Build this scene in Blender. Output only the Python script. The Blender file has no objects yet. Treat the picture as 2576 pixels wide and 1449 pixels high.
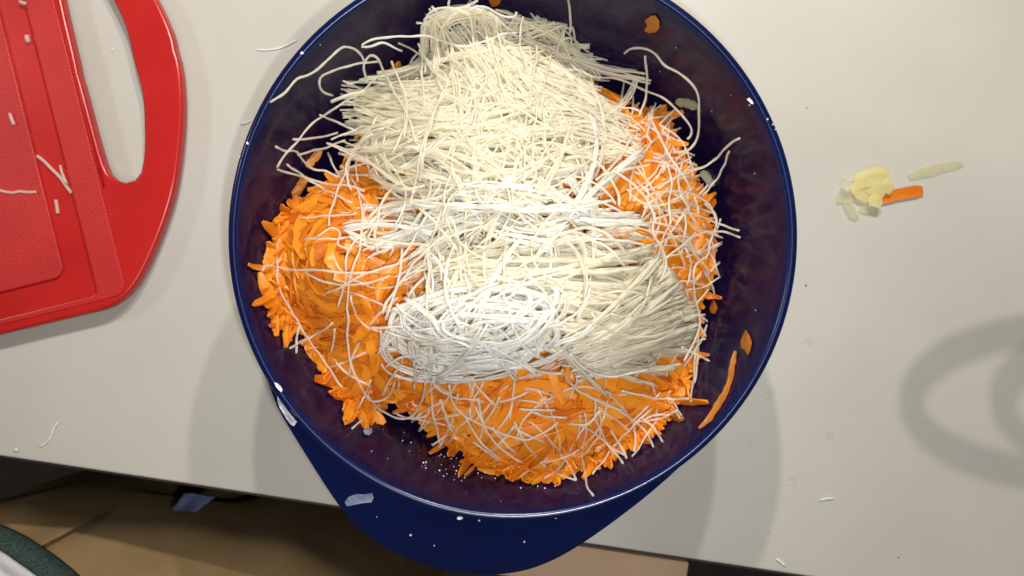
import bpy, bmesh, math, random
import numpy as np
from mathutils import Vector, Matrix

random.seed(7)
rng = np.random.default_rng(7)
sc = bpy.context.scene
C = sc.collection

# ------------------------------------------------------------------ camera, light, exposure
CAM_Z = 0.47            # lens height above the counter top (m)
FOC = 1982.0            # focal length in units of the 2576-wide layout drawing
cam_d = bpy.data.cameras.new('camera')
cam = bpy.data.objects.new('camera', cam_d)
C.objects.link(cam)
cam.location = (0, 0, CAM_Z)
cam_d.sensor_width = 36.0
cam_d.lens = 36.0 * FOC / 2576.0
cam_d.clip_start = 0.01
cam_d.clip_end = 20.0
cam_d.dof.use_dof = True
cam_d.dof.focus_distance = 0.355
cam_d.dof.aperture_fstop = 13.0
sc.camera = cam

w = bpy.data.worlds.new('World')
sc.world = w
w.use_nodes = True
w.node_tree.nodes['Background'].inputs['Color'].default_value = (1.0, 0.86, 0.70, 1)
w.node_tree.nodes['Background'].inputs['Strength'].default_value = 0.08


def area(name, loc, target, size, power, col):
    d = bpy.data.lights.new(name, 'AREA')
    d.shape = 'DISK'
    d.size = size
    d.energy = power
    d.color = col
    o = bpy.data.objects.new(name, d)
    C.objects.link(o)
    o.location = loc
    o.rotation_euler = (Vector(target) - Vector(loc)).to_track_quat('-Z', 'Y').to_euler()
    return o


area('lamp_bulb', (-0.01, 0.50, 0.60), (-0.01, 0.44, 0.0), 0.021, 2.9, (1.0, 0.96, 0.90))
area('lamp_bulb', (0.14, 0.50, 0.60), (0.14, 0.44, 0.0), 0.021, 2.5, (1.0, 0.96, 0.90))
area('side_lamp', (-1.30, 0.50, 1.00), (-0.2, 0, 0.0), 0.22, 3.2, (1.0, 0.95, 0.88))
area('front_fill', (0.05, -0.50, 1.45), (0, 0, 0.0), 0.50, 3.2, (1.0, 0.95, 0.88))  # added fill from the person's side, lifts the noodles' front slopes
area('phone_flash', (0.012, -0.018, 0.468), (0.0, -0.03, 0.0), 0.010, 0.85, (0.96, 0.975, 1.0))

sc.view_settings.view_transform = 'Standard'
sc.view_settings.look = 'None'
sc.view_settings.gamma = 1.0
sc.view_settings.use_curve_mapping = False
sc.view_settings.exposure = 0.30
sc.cycles.max_bounces = 12
sc.cycles.diffuse_bounces = 8
sc.cycles.transmission_bounces = 8
sc.cycles.transparent_max_bounces = 20


# ------------------------------------------------------------------ helpers
def P(px, py, z):
    """layout drawing (2576 x 1449) to metres at height z"""
    k = (CAM_Z - z) / FOC
    return np.array([(px - 1288.0) * k, (724.5 - py) * k, z])


def tag(o, label=None, cat=None, group=None, kind=None):
    if label: o['label'] = label
    if cat: o['category'] = cat
    if group: o['group'] = group
    if kind: o['kind'] = kind
    return o


def empty(name, loc=(0, 0, 0)):
    o = bpy.data.objects.new(name, None)
    o.empty_display_size = 0.02
    C.objects.link(o)
    o.location = loc
    return o


def put(name, verts, faces, mat, parent=None, smooth=True, origin=None):
    me = bpy.data.meshes.new(name)
    v = np.asarray(verts, dtype=float)
    if origin is not None:
        v = v - np.asarray(origin)
    me.from_pydata(v.tolist(), [], [list(map(int, f)) for f in faces])
    me.update()
    if smooth:
        me.polygons.foreach_set('use_smooth', [True] * len(me.polygons))
    if mat: me.materials.append(mat)
    o = bpy.data.objects.new(name, me)
    C.objects.link(o)
    if origin is not None:
        o.location = tuple(origin)
    if parent:
        o.parent = parent
        if origin is not None:
            o.location = tuple(np.asarray(origin) - np.asarray(parent.location))
        else:
            o.location = tuple(-np.asarray(parent.location))
    return o


def big_quads(name, verts, quads, mat, parent=None):
    me = bpy.data.meshes.new(name)
    n = len(quads)
    me.vertices.add(len(verts))
    me.vertices.foreach_set('co', np.asarray(verts, dtype=np.float32).ravel())
    me.loops.add(n * 4)
    me.loops.foreach_set('vertex_index', np.asarray(quads, dtype=np.int32).ravel())
    me.polygons.add(n)
    me.polygons.foreach_set('loop_start', np.arange(0, n * 4, 4, dtype=np.int32))
    me.polygons.foreach_set('use_smooth', np.ones(n, dtype=bool))
    me.update(calc_edges=True)
    me.validate()
    me.materials.append(mat)
    o = bpy.data.objects.new(name, me)
    C.objects.link(o)
    if parent: o.parent = parent
    return o


def box(x0, x1, y0, y1, z0, z1):
    v = [(x, y, z) for z in (z0, z1) for y in (y0, y1) for x in (x0, x1)]
    f = [(0, 2, 3, 1), (4, 5, 7, 6), (0, 1, 5, 4), (2, 6, 7, 3), (0, 4, 6, 2), (1, 3, 7, 5)]
    return v, f


def bevel(o, width, seg=2):
    m = o.modifiers.new('bevel', 'BEVEL')
    m.width = width
    m.segments = seg
    m.limit_method = 'ANGLE'
    return o


def resample(pts, step):
    """Catmull-Rom through pts, resampled evenly"""
    p = np.asarray(pts, dtype=float)
    if len(p) < 3:
        p = np.vstack([p[0], p.mean(0), p[-1]])
    q = np.vstack([2 * p[0] - p[1], p, 2 * p[-1] - p[-2]])
    out = []
    for i in range(1, len(q) - 2):
        t = np.linspace(0, 1, 12, endpoint=False)[:, None]
        a, b, c, d = q[i - 1], q[i], q[i + 1], q[i + 2]
        out.append(0.5 * (2 * b + (c - a) * t + (2 * a - 5 * b + 4 * c - d) * t ** 2 + (3 * b - a - 3 * c + d) * t ** 3))
    out = np.vstack(out + [p[-1:]])
    s = np.r_[0, np.cumsum(np.linalg.norm(np.diff(out, axis=0), axis=1))]
    n = max(3, int(round(s[-1] / step)) + 1)
    u = np.linspace(0, s[-1], n)
    return np.stack([np.interp(u, s, out[:, k]) for k in range(out.shape[1])], 1)


def tube(path, rad, sides=6, flat=1.0):
    """verts, quads of a capped round strand; rad scalar or array"""
    p = np.asarray(path)
    n = len(p)
    t = np.gradient(p, axis=0)
    t /= np.linalg.norm(t, axis=1)[:, None] + 1e-12
    up = np.array([0.0, 0.0, 1.0]) + 0.01
    b = np.cross(t, up)
    b /= np.linalg.norm(b, axis=1)[:, None] + 1e-9
    c = np.cross(b, t)
    r = np.broadcast_to(np.asarray(rad, dtype=float), (n,))[:, None]
    a = np.linspace(0, 2 * np.pi, sides, endpoint=False)
    v = (p[:, None, :] + (b * r)[:, None, :] * np.cos(a)[None, :, None]
         + (c * r * flat)[:, None, :] * np.sin(a)[None, :, None]).reshape(-1, 3)
    i = np.arange(n - 1)[:, None] * sides
    j = np.arange(sides)[None, :]
    j2 = (j + 1) % sides
    q = np.stack([i + j, i + j2, i + sides + j2, i + sides + j], -1).reshape(-1, 4)
    # caps: fan of quads for an even side count
    caps = []
    for base in (0, (n - 1) * sides):
        for k in range(0, sides - 2, 2):
            f = [base, base + k + 1, base + k + 2, base + k + 3] if k + 3 < sides else None
            if f: caps.append(f if base else f[::-1])
    return v, np.vstack([q, np.array(caps, dtype=int)])


# ------------------------------------------------------------------ materials
def new_mat(name):
    m = bpy.data.materials.new(name)
    m.use_nodes = True
    nt = m.node_tree
    return m, nt, nt.nodes['Principled BSDF']


def noise_ramp(nt, scale, c0, c1, lo=0.35, hi=0.65, detail=4, coord='Object'):
    tc = nt.nodes.new('ShaderNodeTexCoord')
    n = nt.nodes.new('ShaderNodeTexNoise')
    n.inputs['Scale'].default_value = scale
    n.inputs['Detail'].default_value = detail
    r = nt.nodes.new('ShaderNodeValToRGB')
    r.color_ramp.elements[0].position = lo
    r.color_ramp.elements[1].position = hi
    r.color_ramp.elements[0].color = (*c0, 1)
    r.color_ramp.elements[1].color = (*c1, 1)
    nt.links.new(tc.outputs[coord], n.inputs['Vector'])
    nt.links.new(n.outputs['Fac'], r.inputs['Fac'])
    return tc, n, r


def bump(nt, bsdf, height_socket, strength, dist=0.001):
    b = nt.nodes.new('ShaderNodeBump')
    b.inputs['Strength'].default_value = strength
    b.inputs['Distance'].default_value = dist
    nt.links.new(height_socket, b.inputs['Height'])
    nt.links.new(b.outputs['Normal'], bsdf.inputs['Normal'])
    return b


def mat_noisy(name, c0, c1, scale, rough=0.5, bump_s=0.0, bump_scale=None, spec=0.5, dist=0.001, lo=0.35, hi=0.65):
    m, nt, b = new_mat(name)
    tc, n, r = noise_ramp(nt, scale, c0, c1, lo, hi)
    nt.links.new(r.outputs['Color'], b.inputs['Base Color'])
    b.inputs['Roughness'].default_value = rough
    b.inputs['Specular IOR Level'].default_value = spec
    if bump_s:
        n2 = nt.nodes.new('ShaderNodeTexNoise')
        n2.inputs['Scale'].default_value = bump_scale or scale * 4
        n2.inputs['Detail'].default_value = 3
        nt.links.new(tc.outputs['Object'], n2.inputs['Vector'])
        bump(nt, b, n2.outputs['Fac'], bump_s, dist)
    return m


def translucent(m, colour, fac, clear=0.0):
    """let light soak through thin food"""
    nt = m.node_tree
    b = nt.nodes['Principled BSDF']
    out = nt.nodes['Material Output']
    t = nt.nodes.new('ShaderNodeBsdfTranslucent')
    t.inputs['Color'].default_value = (*colour, 1)
    mx = nt.nodes.new('ShaderNodeMixShader')
    mx.inputs['Fac'].default_value = fac
    nt.links.new(b.outputs['BSDF'], mx.inputs[1])
    nt.links.new(t.outputs['BSDF'], mx.inputs[2])
    last = mx
    if clear:
        tr = nt.nodes.new('ShaderNodeBsdfTransparent')
        tr.inputs['Color'].default_value = (1.0, 0.99, 0.96, 1)
        last = nt.nodes.new('ShaderNodeMixShader')
        last.inputs['Fac'].default_value = clear
        nt.links.new(mx.outputs['Shader'], last.inputs[1])
        nt.links.new(tr.outputs['BSDF'], last.inputs[2])
    nt.links.new(last.outputs['Shader'], out.inputs['Surface'])
    return m


M = {}
M['counter'] = mat_noisy('counter_laminate', (0.445, 0.427, 0.378), (0.480, 0.462, 0.412), 9, 0.40, 0.04, 900, 0.35, 0.0002)
_nt = M['counter'].node_tree
_b = _nt.nodes['Principled BSDF']
_tc, _n, _r = noise_ramp(_nt, 5.5, (0.33,) * 3, (0.52,) * 3, 0.3, 0.7, 6)
_n.inputs['Distortion'].default_value = 1.2
_nt.links.new(_r.outputs['Color'], _b.inputs['Roughness'])
M['counter_edge'] = mat_noisy('counter_edge_band', (0.42, 0.36, 0.28), (0.48, 0.42, 0.33), 40, 0.5)
M['tan_wood'] = mat_noisy('tan_wood', (0.36, 0.23, 0.13), (0.43, 0.29, 0.17), 14, 0.5, 0.05, 120)
M['dark_wood'] = mat_noisy('dark_cabinet', (0.012, 0.008, 0.010), (0.02, 0.014, 0.014), 20, 0.6)
M['floor'] = mat_noisy('floor_dark', (0.02, 0.015, 0.012), (0.04, 0.03, 0.022), 6, 0.6)
M['khaki'] = mat_noisy('khaki_cotton', (0.21, 0.138, 0.062), (0.25, 0.168, 0.078), 30, 0.9, 0.25, 1800, 0.2, 0.0004)
M['green_cloth'] = mat_noisy('dark_green_knit', (0.014, 0.028, 0.024), (0.050, 0.075, 0.064), 900, 0.95, 0.6, 1400, 0.2, 0.0006)
M['white_cloth'] = mat_noisy('white_cotton', (0.52, 0.52, 0.52), (0.60, 0.60, 0.59), 60, 0.9, 0.2, 1500, 0.2, 0.0004)
M['blue_cloth'] = mat_noisy('pale_blue_cloth', (0.035, 0.048, 0.10), (0.07, 0.09, 0.165), 60, 0.9, 0.2, 900, 0.2, 0.0004)
M['steel'] = mat_noisy('brushed_steel', (0.45, 0.45, 0.44), (0.55, 0.55, 0.54), 30, 0.3)
M['steel'].node_tree.nodes['Principled BSDF'].inputs['Metallic'].default_value = 1.0

# red plastic: smooth, and the same plastic with a fine woven grain
RED0, RED1 = (0.41, 0.011, 0.010), (0.465, 0.015, 0.013)
M['red'] = mat_noisy('red_plastic', RED0, RED1, 30, 0.27, 0.05, 600, 0.4, 0.0002)


def red_grain():
    m, nt, b = new_mat('red_plastic_grained')
    tc, n, r = noise_ramp(nt, 30, RED0, RED1)
    nt.links.new(r.outputs['Color'], b.inputs['Base Color'])
    b.inputs['Roughness'].default_value = 0.36
    mp = nt.nodes.new('ShaderNodeMapping')
    mp.inputs['Rotation'].default_value = (0, 0, math.radians(32))
    nt.links.new(tc.outputs['Object'], mp.inputs['Vector'])
    hs = []
    for d in ('X', 'Y'):
        wv = nt.nodes.new('ShaderNodeTexWave')
        wv.wave_type = 'BANDS'
        wv.bands_direction = d
        wv.inputs['Scale'].default_value = 210
        wv.inputs['Distortion'].default_value = 0.4
        wv.inputs['Detail'].default_value = 1
        nt.links.new(mp.outputs['Vector'], wv.inputs['Vector'])
        hs.append(wv.outputs['Fac'])
    mu = nt.nodes.new('ShaderNodeMath')
    mu.operation = 'MULTIPLY'
    nt.links.new(hs[0], mu.inputs[0])
    nt.links.new(hs[1], mu.inputs[1])
    bump(nt, b, mu.outputs[0], 0.45, 0.0003)
    return m


M['red_grain'] = red_grain()


def blue_plastic(name, c0, c1, rough, film, spec):
    m, nt, b = new_mat(name)
    tc, n, r = noise_ramp(nt, 18, c0, c1, 0.3, 0.7)
    # starch film: faint curling pale smears left by wet noodles
    n2 = nt.nodes.new('ShaderNodeTexNoise')
    n2.inputs['Scale'].default_value = 17
    n2.inputs['Detail'].default_value = 2
    n2.inputs['Distortion'].default_value = 3.0
    nt.links.new(tc.outputs['Object'], n2.inputs['Vector'])
    r2 = nt.nodes.new('ShaderNodeValToRGB')
    e = r2.color_ramp.elements
    e[0].position = 0.40; e[0].color = (0, 0, 0, 1)
    e[1].position = 0.54; e[1].color = (0, 0, 0, 1)
    k = r2.color_ramp.elements.new(0.50); k.color = (film, film, film, 1)
    nt.links.new(n2.outputs['Fac'], r2.inputs['Fac'])
    mx = nt.nodes.new('ShaderNodeMixRGB')
    mx.inputs['Color2'].default_value = (0.28, 0.26, 0.34, 1)
    nt.links.new(r2.outputs['Color'], mx.inputs['Fac'])
    nt.links.new(r.outputs['Color'], mx.inputs['Color1'])
    nt.links.new(mx.outputs['Color'], b.inputs['Base Color'])
    b.inputs['Roughness'].default_value = rough
    b.inputs['Specular IOR Level'].default_value = spec
    n3 = nt.nodes.new('ShaderNodeTexNoise')
    n3.inputs['Scale'].default_value = 60
    nt.links.new(tc.outputs['Object'], n3.inputs['Vector'])
    bump(nt, b, n3.outputs['Fac'], 0.015, 0.0006)
    return m


M['bowl_out'] = blue_plastic('blue_plastic', (0.0010, 0.0046, 0.038), (0.0014, 0.0058, 0.048), 0.20, 0.0, 0.32)
M['bowl_in'] = blue_plastic('blue_plastic_reflection_tint', (0.0075, 0.0036, 0.025), (0.0085, 0.0040, 0.028), 0.17, 0.007, 0.32)  # inner wall: violet cast of warm reflections put into the blue plastic's colour
M['rubber'] = mat_noisy('grey_rubber', (0.05, 0.05, 0.06), (0.07, 0.07, 0.08), 60, 0.8)


def noodle_mat(name, c0, c1, thru, fac, clear):
    m, nt, b = new_mat(name)
    tc, n, r = noise_ramp(nt, 55, c0, c1, 0.3, 0.7, 3)
    nt.links.new(r.outputs['Color'], b.inputs['Base Color'])
    b.inputs['Roughness'].default_value = 0.25
    b.inputs['Specular IOR Level'].default_value = 0.5
    n2 = nt.nodes.new('ShaderNodeTexNoise')
    n2.inputs['Scale'].default_value = 700
    nt.links.new(tc.outputs['Object'], n2.inputs['Vector'])
    bump(nt, b, n2.outputs['Fac'], 0.25, 0.0004)
    return translucent(m, thru, fac, clear)


M['noodle'] = noodle_mat('soaked_rice_noodle', (0.96, 0.925, 0.81), (0.982, 0.96, 0.885), (0.992, 0.966, 0.85), 0.57, 0.38)
M['noodle_white'] = noodle_mat('dry_rice_noodle', (0.95, 0.94, 0.90), (0.975, 0.97, 0.945), (0.985, 0.975, 0.94), 0.52, 0.28)
M['carrot'] = translucent(mat_noisy('carrot_flesh', (0.76, 0.20, 0.011), (0.84, 0.295, 0.026), 45, 0.32, 0.35, 700, 0.4, 0.0005),
                          (0.90, 0.29, 0.013), 0.30)
_nt = M['carrot'].node_tree
_b = _nt.nodes['Principled BSDF']
_hs = _nt.nodes.new('ShaderNodeHueSaturation')
_oi = _nt.nodes.new('ShaderNodeObjectInfo')
_mr = _nt.nodes.new('ShaderNodeMapRange')
_mr.inputs['To Min'].default_value = 0.80; _mr.inputs['To Max'].default_value = 1.06
_mh = _nt.nodes.new('ShaderNodeMapRange')
_mh.inputs['To Min'].default_value = 0.487; _mh.inputs['To Max'].default_value = 0.512
_nt.links.new(_oi.outputs['Random'], _mr.inputs['Value']); _nt.links.new(_oi.outputs['Random'], _mh.inputs['Value'])
_src = _b.inputs['Base Color'].links[0].from_socket
_nt.links.new(_src, _hs.inputs['Color']); _nt.links.new(_mr.outputs[0], _hs.inputs['Value']); _nt.links.new(_mh.outputs[0], _hs.inputs['Hue'])
_nt.links.new(_hs.outputs['Color'], _b.inputs['Base Color'])
M['carrot_shaded'] = translucent(mat_noisy('thin_shaded_carrot', (0.46, 0.15, 0.012), (0.58, 0.22, 0.03), 200, 0.3, 0.3, 900), (0.7, 0.28, 0.02), 0.3, 0.15)  # thin scraps on the bowl wall, deep shade put into their darker colour
M['carrot_core'] = mat_noisy('carrot_flesh_inner', (0.62, 0.14, 0.008), (0.74, 0.20, 0.012), 120, 0.5, 0.8, 500, 0.4, 0.002)
M['pale_veg'] = translucent(mat_noisy('pale_yellow_root', (0.80, 0.72, 0.30), (0.88, 0.82, 0.50), 160, 0.4, 0.3, 900),
                            (0.92, 0.85, 0.48), 0.45, 0.38)
M['onion'] = translucent(mat_noisy('translucent_onion', (0.72, 0.70, 0.48), (0.80, 0.78, 0.60), 160, 0.3, 0.2, 900),
                         (0.85, 0.84, 0.62), 0.5, 0.62)
M['white_bit'] = mat_noisy('white_starch', (0.66, 0.66, 0.64), (0.80, 0.79, 0.76), 300, 0.6, 0.3, 1500, 0.3, 0.0004)
M['salt'] = mat_noisy('salt_grain', (0.55, 0.52, 0.58), (0.75, 0.72, 0.76), 900, 0.4)
M['smear'] = mat_noisy('dried_starch', (0.33, 0.35, 0.40), (0.70, 0.71, 0.72), 380, 0.55, 0.5, 800, 0.3, 0.0004)
M['tape'] = mat_noisy('frosted_scrap', (0.12, 0.14, 0.24), (0.24, 0.26, 0.36), 260, 0.35, 0.3, 500)
M['crumb'] = mat_noisy('dark_crumb', (0.03, 0.025, 0.02), (0.06, 0.05, 0.04), 600, 0.8)


def water_mat():
    m, nt, b = new_mat('water')
    nt.nodes.remove(b)
    tr = nt.nodes.new('ShaderNodeBsdfTransparent')
    tr.inputs['Color'].default_value = (1, 1, 1, 1)
    gl = nt.nodes.new('ShaderNodeBsdfGlossy')
    gl.inputs['Roughness'].default_value = 0.04
    mx = nt.nodes.new('ShaderNodeMixShader')
    mx.inputs['Fac'].default_value = 0.025
    nt.links.new(tr.outputs[0], mx.inputs[1])
    nt.links.new(gl.outputs[0], mx.inputs[2])
    nt.links.new(mx.outputs[0], nt.nodes['Material Output'].inputs['Surface'])
    return m


M['water'] = water_mat()

# ------------------------------------------------------------------ counter, cabinet, floor
EDGE_A = np.array([0.0, 1152.0]); EDGE_B = np.array([1990.0, 1449.0])
pa, pb = P(*EDGE_A, 0.0)[:2], P(*EDGE_B, 0.0)[:2]
ed = (pb - pa) / np.linalg.norm(pb - pa)         # along the front edge, to the right
en = np.array([-ed[1], ed[0]])                   # into the counter, away from the person


def E(s, t, z):
    """s metres along the front edge from its frame entry, t metres into the counter"""
    q = pa + ed * s + en * t
    return (q[0], q[1], z)


def edge_box(s0, s1, t0, t1, z0, z1):
    v = [E(s, t, z) for z in (z0, z1) for t in (t0, t1) for s in (s0, s1)]
    return v, box(0, 1, 0, 1, 0, 1)[1]


v, f = edge_box(-0.5, 1.3, 0.0012, 0.62, -0.030, 0.0)
counter = put('counter_top', v, f, M['counter'], smooth=False)
bevel(counter, 0.0012, 2)
tag(counter, 'pale grey laminate kitchen counter top under the bowl', kind='structure')
v, f = edge_box(-0.5, 1.3, 0.0, 0.0010, -0.029, -0.0012)
put('edge_band', v, f, M['dark_wood'], counter, smooth=False)

v, f = edge_box(-0.5, 0.285, 0.05, 0.60, -0.86, -0.031)
cab = put('cabinet_body', v, f, M['dark_wood'], smooth=False)
tag(cab, 'dark base cabinet set back below the pale counter', 'cabinet')
v, f = edge_box(0.43, 1.3, 0.03, 0.60, -0.86, -0.031)
cab2 = put('cabinet_body', v, f, M['dark_wood'], smooth=False)
tag(cab2, 'dark base cabinet beside the tan drawer below the counter', 'cabinet')

s_l, s_r = 0.286, 0.4225
dr = empty('drawer', E((s_l + s_r) / 2, 0, -0.20))
v, f = edge_box(s_l, s_r, -0.034, -0.0085, -0.20, -0.024)
front = put('drawer_front', v, f, M['tan_wood'], dr, smooth=False); bevel(front, 0.001)
v, f = edge_box(s_l, s_r, -0.0045, -0.0006, -0.20, -0.020)
put('edge_strip', v, f, M['counter_edge'], dr, smooth=False)
v, f = edge_box(s_l + 0.004, s_r - 0.004, -0.0085, 0.45, -0.19, -0.17)
put('drawer_bottom', v, f, M['tan_wood'], dr, smooth=False)
tag(dr, 'tan wooden drawer front showing below the counter edge beside the bowl handle', 'drawer')

v, f = box(-1.5, 1.5, -1.6, 0.8, -0.90, -0.86)
fl = put('floor', v, f, M['floor'], smooth=False)
tag(fl, 'dark floor far below the counter', kind='structure')

# ------------------------------------------------------------------ red cutting board
BT = 0.0120                                       # top of the board
ang = math.atan2(0.242, 0.97)
apex = P(440, 125, BT)[:2]
ua = np.array([0.97, 0.242]); ua /= np.linalg.norm(ua)     # along the axis, towards the handle end (world)
va = np.array([ua[1], -ua[0]])                              # towards the visible lower half (world)


def loc_uv(px, py, z=BT):
    d = P(px, py, z)[:2] - apex
    return np.array([d @ ua, d @ va])


out_px = [(440, 125), (452, 170), (458, 260), (452, 370), (435, 480), (400, 590), (355, 690), (315, 745), (270, 775),
          (210, 791), (150, 805), (0, 838)]
hole_px = [(158, 0), (185, 119), (208, 226), (238, 339), (258, 408), (270, 436), (290, 453), (316, 460), (340, 452), (355, 428),
           (361, 385), (362, 333), (357, 238), (342, 137), (324, 65)]
lower = np.array([loc_uv(*p) for p in out_px])
half_w = lower[-1][1]
lower[0] = (lower[0][0], 0)
L_end = -0.40
lower = lower[lower[:, 1] >= -1e-6]
corner = [(L_end + 0.03, half_w + 0.001), (L_end + 0.008, half_w - 0.008), (L_end, half_w - 0.03)]
outl = list(map(tuple, resample(lower[:-1], 0.006))) + [(-0.2, half_w)] + corner
outl = outl + [(u, -v_) for u, v_ in reversed(outl[1:])]
hl = np.array([loc_uv(*p) for p in hole_px])
hl = np.array([h for h in hl if h[1] > 0.004])
# the two open ends run to the axis, then mirror
left_in = (hl[0][0] - 0.0005, 0.0)
right_in = (hl[-1][0], 0.0)
hs_ = np.vstack([[left_in], hl, [right_in]])
hs_ = resample(hs_, 0.006)
hole = list(map(tuple, hs_)) + [(u, -v_) for u, v_ in reversed(hs_[1:-1].tolist())]

g_out_px = [(57, 0), (100, 200), (150, 400), (187, 490), (213, 640), (240, 745)]
gu = 0.0
ga = loc_uv(240, 745); gb = loc_uv(0, 792)
g_u = np.mean([loc_uv(*p)[0] for p in [(57, 0), (150, 380), (240, 745)]])
g_v = 0.5 * (ga[1] + gb[1])
p_a = loc_uv(158, 690); p_b = loc_uv(0, 741)
p_u = np.mean([loc_uv(*p)[0] for p in [(2, 90), (90, 395), (158, 660)]])
p_v = 0.5 * (p_a[1] + p_b[1])


def rrect(u0, u1, v1, r, n=6):
    pts = []
    for cu, cv, a0 in ((u1 - r, v1 - r, 0), (u0 + r, v1 - r, 90), (u0 + r, -v1 + r, 180), (u1 - r, -v1 + r, 270)):
        for k in range(n + 1):
            a = math.radians(a0 + 90 * k / n)
            pts.append((cu + r * math.cos(a), cv + r * math.sin(a)))
    return pts


groove = rrect(L_end + 0.022, g_u, g_v, 0.003)
panel = rrect(L_end + 0.036, p_u, p_v, 0.007)


def plate(name, loops, z0, z1, bev, mat, parent):
    """a flat plate with holes and softly rounded edges, from outlines in board coordinates"""
    cu = bpy.data.curves.new(name, 'CURVE')
    cu.dimensions = '2D'
    cu.fill_mode = 'BOTH'
    cu.bevel_depth = bev
    cu.bevel_resolution = 2
    cu.extrude = (z1 - z0) / 2 - bev
    cu.offset = -bev
    for lp in loops:
        s = cu.splines.new('POLY')
        s.points.add(len(lp) - 1)
        for q, (u, v_) in zip(s.points, lp):
            q.co = (u, v_, 0, 1)
        s.use_cyclic_u = True
    tmp = bpy.data.objects.new(name + '_outline', cu)
    C.objects.link(tmp)
    dg = bpy.context.evaluated_depsgraph_get()
    me = bpy.data.meshes.new_from_object(tmp.evaluated_get(dg))
    bpy.data.objects.remove(tmp)
    bpy.data.curves.remove(cu)
    co = np.empty(len(me.vertices) * 3)
    me.vertices.foreach_get('co', co)
    co = co.reshape(-1, 3)
    wxy = np.outer(co[:, 0], ua) + np.outer(co[:, 1], va)
    new = np.column_stack([wxy, co[:, 2] + (z0 + z1) / 2])
    me.vertices.foreach_set('co', new.ravel())
    me.flip_normals()
    me.update()
    me.materials.clear(); me.materials.append(mat)
    o = bpy.data.objects.new(name, me)
    C.objects.link(o)
    o.parent = parent
    return o


board = empty('cutting_board', (apex[0], apex[1], 0.0))
fr = plate('frame', [outl, hole[::-1], groove[::-1]], 0.0035, BT, 0.0016, M['red'], board)
plate('groove_floor', [rrect(L_end + 0.020, g_u + 0.002, g_v + 0.002, 0.003)], 0.0050, BT - 0.0020, 0.0004, M['red'], board)
plate('cutting_panel', [panel], 0.0060, BT - 0.0004, 0.0006, M['red_grain'], board)
# grained strip between groove and handle hole
st_u1 = np.mean([loc_uv(*p)[0] for p in [(128, 0), (205, 320), (228, 420)]])
plate('grained_strip', [rrect(L_end + 0.010, g_u + 0.0022 + (st_u1 - g_u), g_v + 0.0045, 0.008), rrect(L_end + 0.0205, g_u + 0.0018, g_v + 0.0018, 0.003)[::-1]],
      BT - 0.002, BT + 0.0005, 0.0004, M['red_grain'], board)
rg0 = g_u + 0.0022 + (st_u1 - g_u) + 0.0012
rg1 = loc_uv(185, 119)[0] - 0.0022
ridge = [(rg0, -0.046), (rg0 + 0.6 * (rg1 - rg0), -0.060), (rg1, -0.068), (rg1, 0.068), (rg0 + 0.6 * (rg1 - rg0), 0.060), (rg0, 0.046)]
plate('grip_ridge', [ridge], BT - 0.0042, BT + 0.0016, min(0.0020, (rg1 - rg0) * 0.35), M['red'], board)
for fu, fv in ((-0.05, half_w - 0.035), (-0.05, -half_w + 0.035), (-0.34, half_w - 0.03), (-0.34, -half_w + 0.03)):
    ring = [(fu + 0.009 * math.cos(a), fv + 0.009 * math.sin(a)) for a in np.linspace(0, 2 * math.pi, 16, endpoint=False)]
    plate('foot', [ring], 0.0, 0.0042, 0.0006, M['rubber'], board)
tag(board, 'red plastic cutting board with long grip hole lying on the pale counter', 'cutting board')

# ------------------------------------------------------------------ blue bowl
BC = P(1290, 595, 0.125)[:2]
RIM_Z = 0.125
RO = 0.1252
inner_prof = [(0.0, 0.0040), (0.040, 0.0042), (0.058, 0.0062), (0.073, 0.0125), (0.085, 0.024), (0.0945, 0.041),
              (0.1025, 0.062), (0.1100, 0.087), (0.1165, 0.110), (0.1190, 0.1195), (0.1205, 0.1225)]
ip = np.array(inner_prof)


def R_in(z):
    return np.interp(z, ip[:, 1], ip[:, 0])


def lathe(prof, n, name, mat, parent, close_bottom=False):
    prof = np.asarray(prof)
    a = np.linspace(0, 2 * np.pi, n, endpoint=False)
    verts = np.concatenate([np.column_stack([BC[0] + r * np.cos(a), BC[1] + r * np.sin(a), np.full(n, z)]) for r, z in prof])
    faces = []
    for i in range(len(prof) - 1):
        for k in range(n):
            k2 = (k + 1) % n
            faces.append((i * n + k, i * n + k2, (i + 1) * n + k2, (i + 1) * n + k))
    return put(name, verts, faces, mat, parent)


def smooth_prof(p, step=0.004):
    return resample(np.array(p), step)


bowl = empty('mixing_bowl', (BC[0], BC[1], 0.0))
inn = inner_prof.copy(); inn[0] = (0.0005, 0.004)
lathe(smooth_prof(inn), 128, 'inner_wall', M['bowl_in'], bowl)
rim_prof = [(0.1203, 0.1220), (0.1212, 0.1240), (0.1226, 0.1250), (0.1240, 0.1248), (0.1250, 0.1238), (0.1252, 0.1222), (0.1245, 0.1208), (0.1228, 0.1200)]
lathe(resample(rim_prof, 0.0008), 160, 'rim', M['bowl_out'], bowl)
out_prof = [(0.1234, 0.1206), (0.1200, 0.1080), (0.1135, 0.085), (0.1060, 0.060), (0.0980, 0.039), (0.0885, 0.0215), (0.0760, 0.0095), (0.0660, 0.004), (0.0640, 0.0015)]
lathe(smooth_prof(out_prof), 128, 'outer_wall', M['bowl_out'], bowl)
lathe([(0.0645, 0.0022), (0.0640, 0.0004), (0.0560, 0.0002), (0.0550, 0.0022), (0.0003, 0.0022)], 96, 'base_ring', M['rubber'], bowl)

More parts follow.
